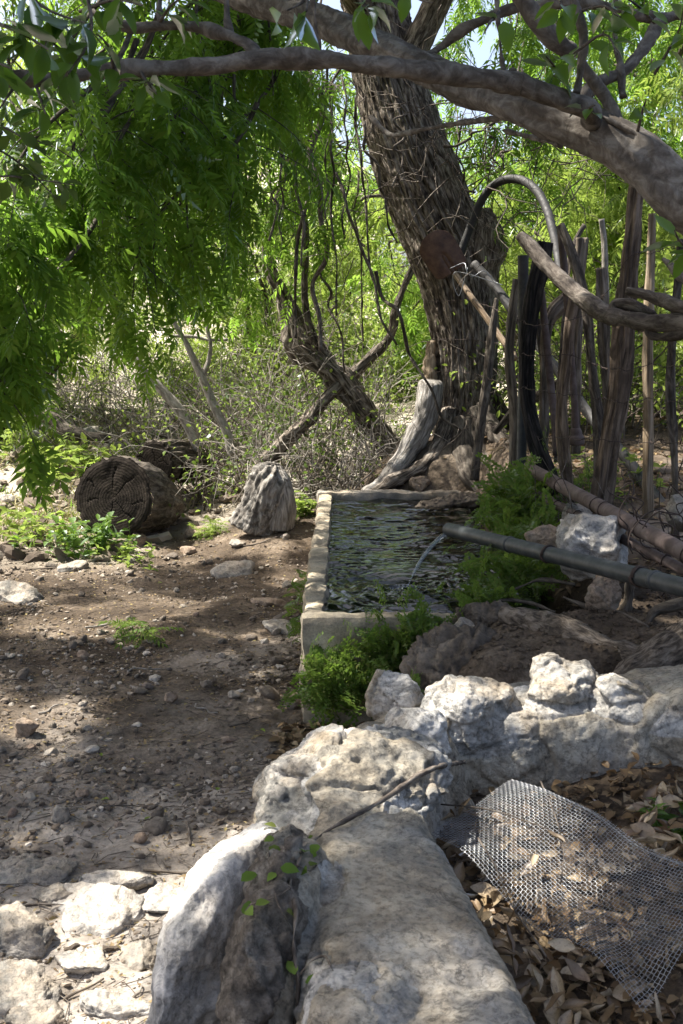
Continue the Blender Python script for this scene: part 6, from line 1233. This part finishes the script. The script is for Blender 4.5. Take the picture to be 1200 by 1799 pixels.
def mat_dryleaf():
    a = NT('curled dry leaf'); r = a.n('ObjectInfo').outputs['Random']; col = a.ramp(r, [(0., (.12, .075, .04)), (.3, (.21, .145, .08)), (.55, (.31, .235, .14)), (.8, (.43, .345, .225)), (1., (.16, .10, .055))]); o = a.obj()
    col = a.mix(a.ramp(a.noise(o, 5, 5, .6), [(.5, 0.), (.68, .7)]), col, (.11, .065, .04)); col = a.mix(.5, col, a.ramp(a.noise(a.map(o, (1, .3, 1)), 30, 3), [(.35, .7), (.65, 1.15)]), 'MULTIPLY')
    a.N.remove(a.bs); d = a.n('BsdfDiffuse', {'Color': col}); t = a.n('BsdfTranslucent', {'Color': col}); gl = a.n('BsdfGlossy', {'Color': (1, .95, .9), 'Roughness': .45})
    m1 = a.n('MixShader', {0: .2, 1: d.outputs[0], 2: t.outputs[0]}); m2 = a.n('MixShader', {0: .05, 1: m1.outputs[0], 2: gl.outputs[0]}); a.t.links.new(m2.outputs[0], a.out.inputs[0]); return a.m
dryleaf_m = mat_dryleaf(); LP = []
for k in range(8):
    V, Q = curl_leaf(k, random.uniform(.22, .34), (.3, .5, .8, 1.2, .6, 1.5, .4, 1.0)[k]); mb = MB(); mb.add(V, Q); LP.append(mb.build('dry_leaf', dryleaf_m))
g = np.random.default_rng(23); used = set()
def leaf_obj(p, s_, rot, label, group=None):
    k = int(g.integers(0, 8))
    if k not in used: o = LP[k]; o.location = p; o.rotation_euler = rot; o.scale = (s_,) * 3; used.add(k)
    else: o = dup(LP[k], p, rot, (s_,) * 3)
    tag(o, label, 'leaf', group); return o
for px, py, z, s_, lab in ((992, 1480, .345, .055, 'brown curled leaf caught on the lit upper part of the wire mesh'), (1010, 1665, .27, .06, 'pale folded leaf lying low on the wire mesh'), (1110, 1640, .28, .055, 'round tan leaf stuck on the wire mesh near its lower side'), (940, 1500, .325, .045, 'leaf showing through the middle of the wire mesh')):
    leaf_obj(G(px, py, z), s_, (g.normal() * .4, g.normal() * .4, g.uniform(0, 6.28)), lab)
def on_mesh_z(): pass
BL = 'curled dry brown leaf heaped in the basin around the wire mesh'; BG = 'curled dry leaves heaped inside the wall'
cnt = 0
zones = [((880, 1200), (1680, 1830), 110), ((760, 940), (1420, 1700), 70), ((1090, 1230), (1370, 1520), 60), ((790, 1150), (1420, 1700), 45), ((540, 690), (1225, 1275), 0)]
for (xa, xb), (ya, yb), n_ in zones:
    c_ = 0; tr_ = 0
    while c_ < n_ and tr_ < 4000:
        tr_ += 1; px, py = g.uniform(xa, xb), g.uniform(ya, yb)
        p = G(px, py, .19 + (.10 if px > 1080 and py < 1540 else 0)); 
        if p[0] < .255 + .10 * max(0, 2.6 - p[1]) + .06 * max(0, p[1] - 3.0) or p[1] > 3.46: continue
        zz = h1(p[0], p[1]); p[2] = max(zz, p[2] - .03) + g.uniform(0, .03); leaf_obj(p, g.uniform(.042, .078), (g.normal() * .75, g.normal() * .75, g.uniform(0, 6.28)), BL, BG); c_ += 1
# leaf mass beneath the loose leaves
n = 2600; x = rng.uniform(.2, 1.5, n); y = rng.uniform(1.5, 3.5, n); k = x > .25 + .10 * np.maximum(0, 2.6 - y); x, y = x[k], y[k]; n = len(x)
mb = MB(); pos = np.stack([x, y, H(x, y) + rng.uniform(0, .035, n)], -1); strew(mb, [oval(.3, .16, .3), oval(.33, .2, -.1), oval(.26, .08, .35)], pos, rnd(n) * np.array([1, 1, .3]), rnd(n, .75) + np.array([0, 0, 1]), rng.uniform(.028, .05, n)); tag(mb.build('leaf_litter', leaf_dry), kind='stuff')
limb_thing('stick', [(930, 1690, 2.65, 5), (955, 1735, 2.5, 6), (985, 1790, 2.35, 7), (1000, 1830, 2.25, 7)], wood_grain, 'grey stick half buried in the dry leaves at the wall foot', 'stick', 10, .015, .002, 20, 0, 30, 13)
limb_thing('stick', [(1090, 1415, 3.35, 4), (1130, 1402, 3.38, 5), (1180, 1404, 3.38, 5), (1230, 1410, 3.36, 5)], twig_m, 'thin brown stick over the dry leaves below the back wall', 'stick', 10, .015, .002, 20, 0, 30, 14)
# a few fresh green leaves fallen on the path
for k, (px, py) in enumerate(((382, 1399), (192, 1413), (265, 1441), (457, 1293), (530, 1317), (178, 1335), (285, 1029))):
    p = T(px, py); V, Q, Tt = OV[k % 3]; mb = MB(); mb.add((V * .034) @ rotm(.1, .1, k * 1.3).T + p + np.array([0, 0, .012]), Q, Tt); tag(mb.build('fallen_leaf', leaf_light, loc=p), 'single fresh green leaf fallen on the bare dirt', 'leaf', 'green leaves fallen on the dirt')
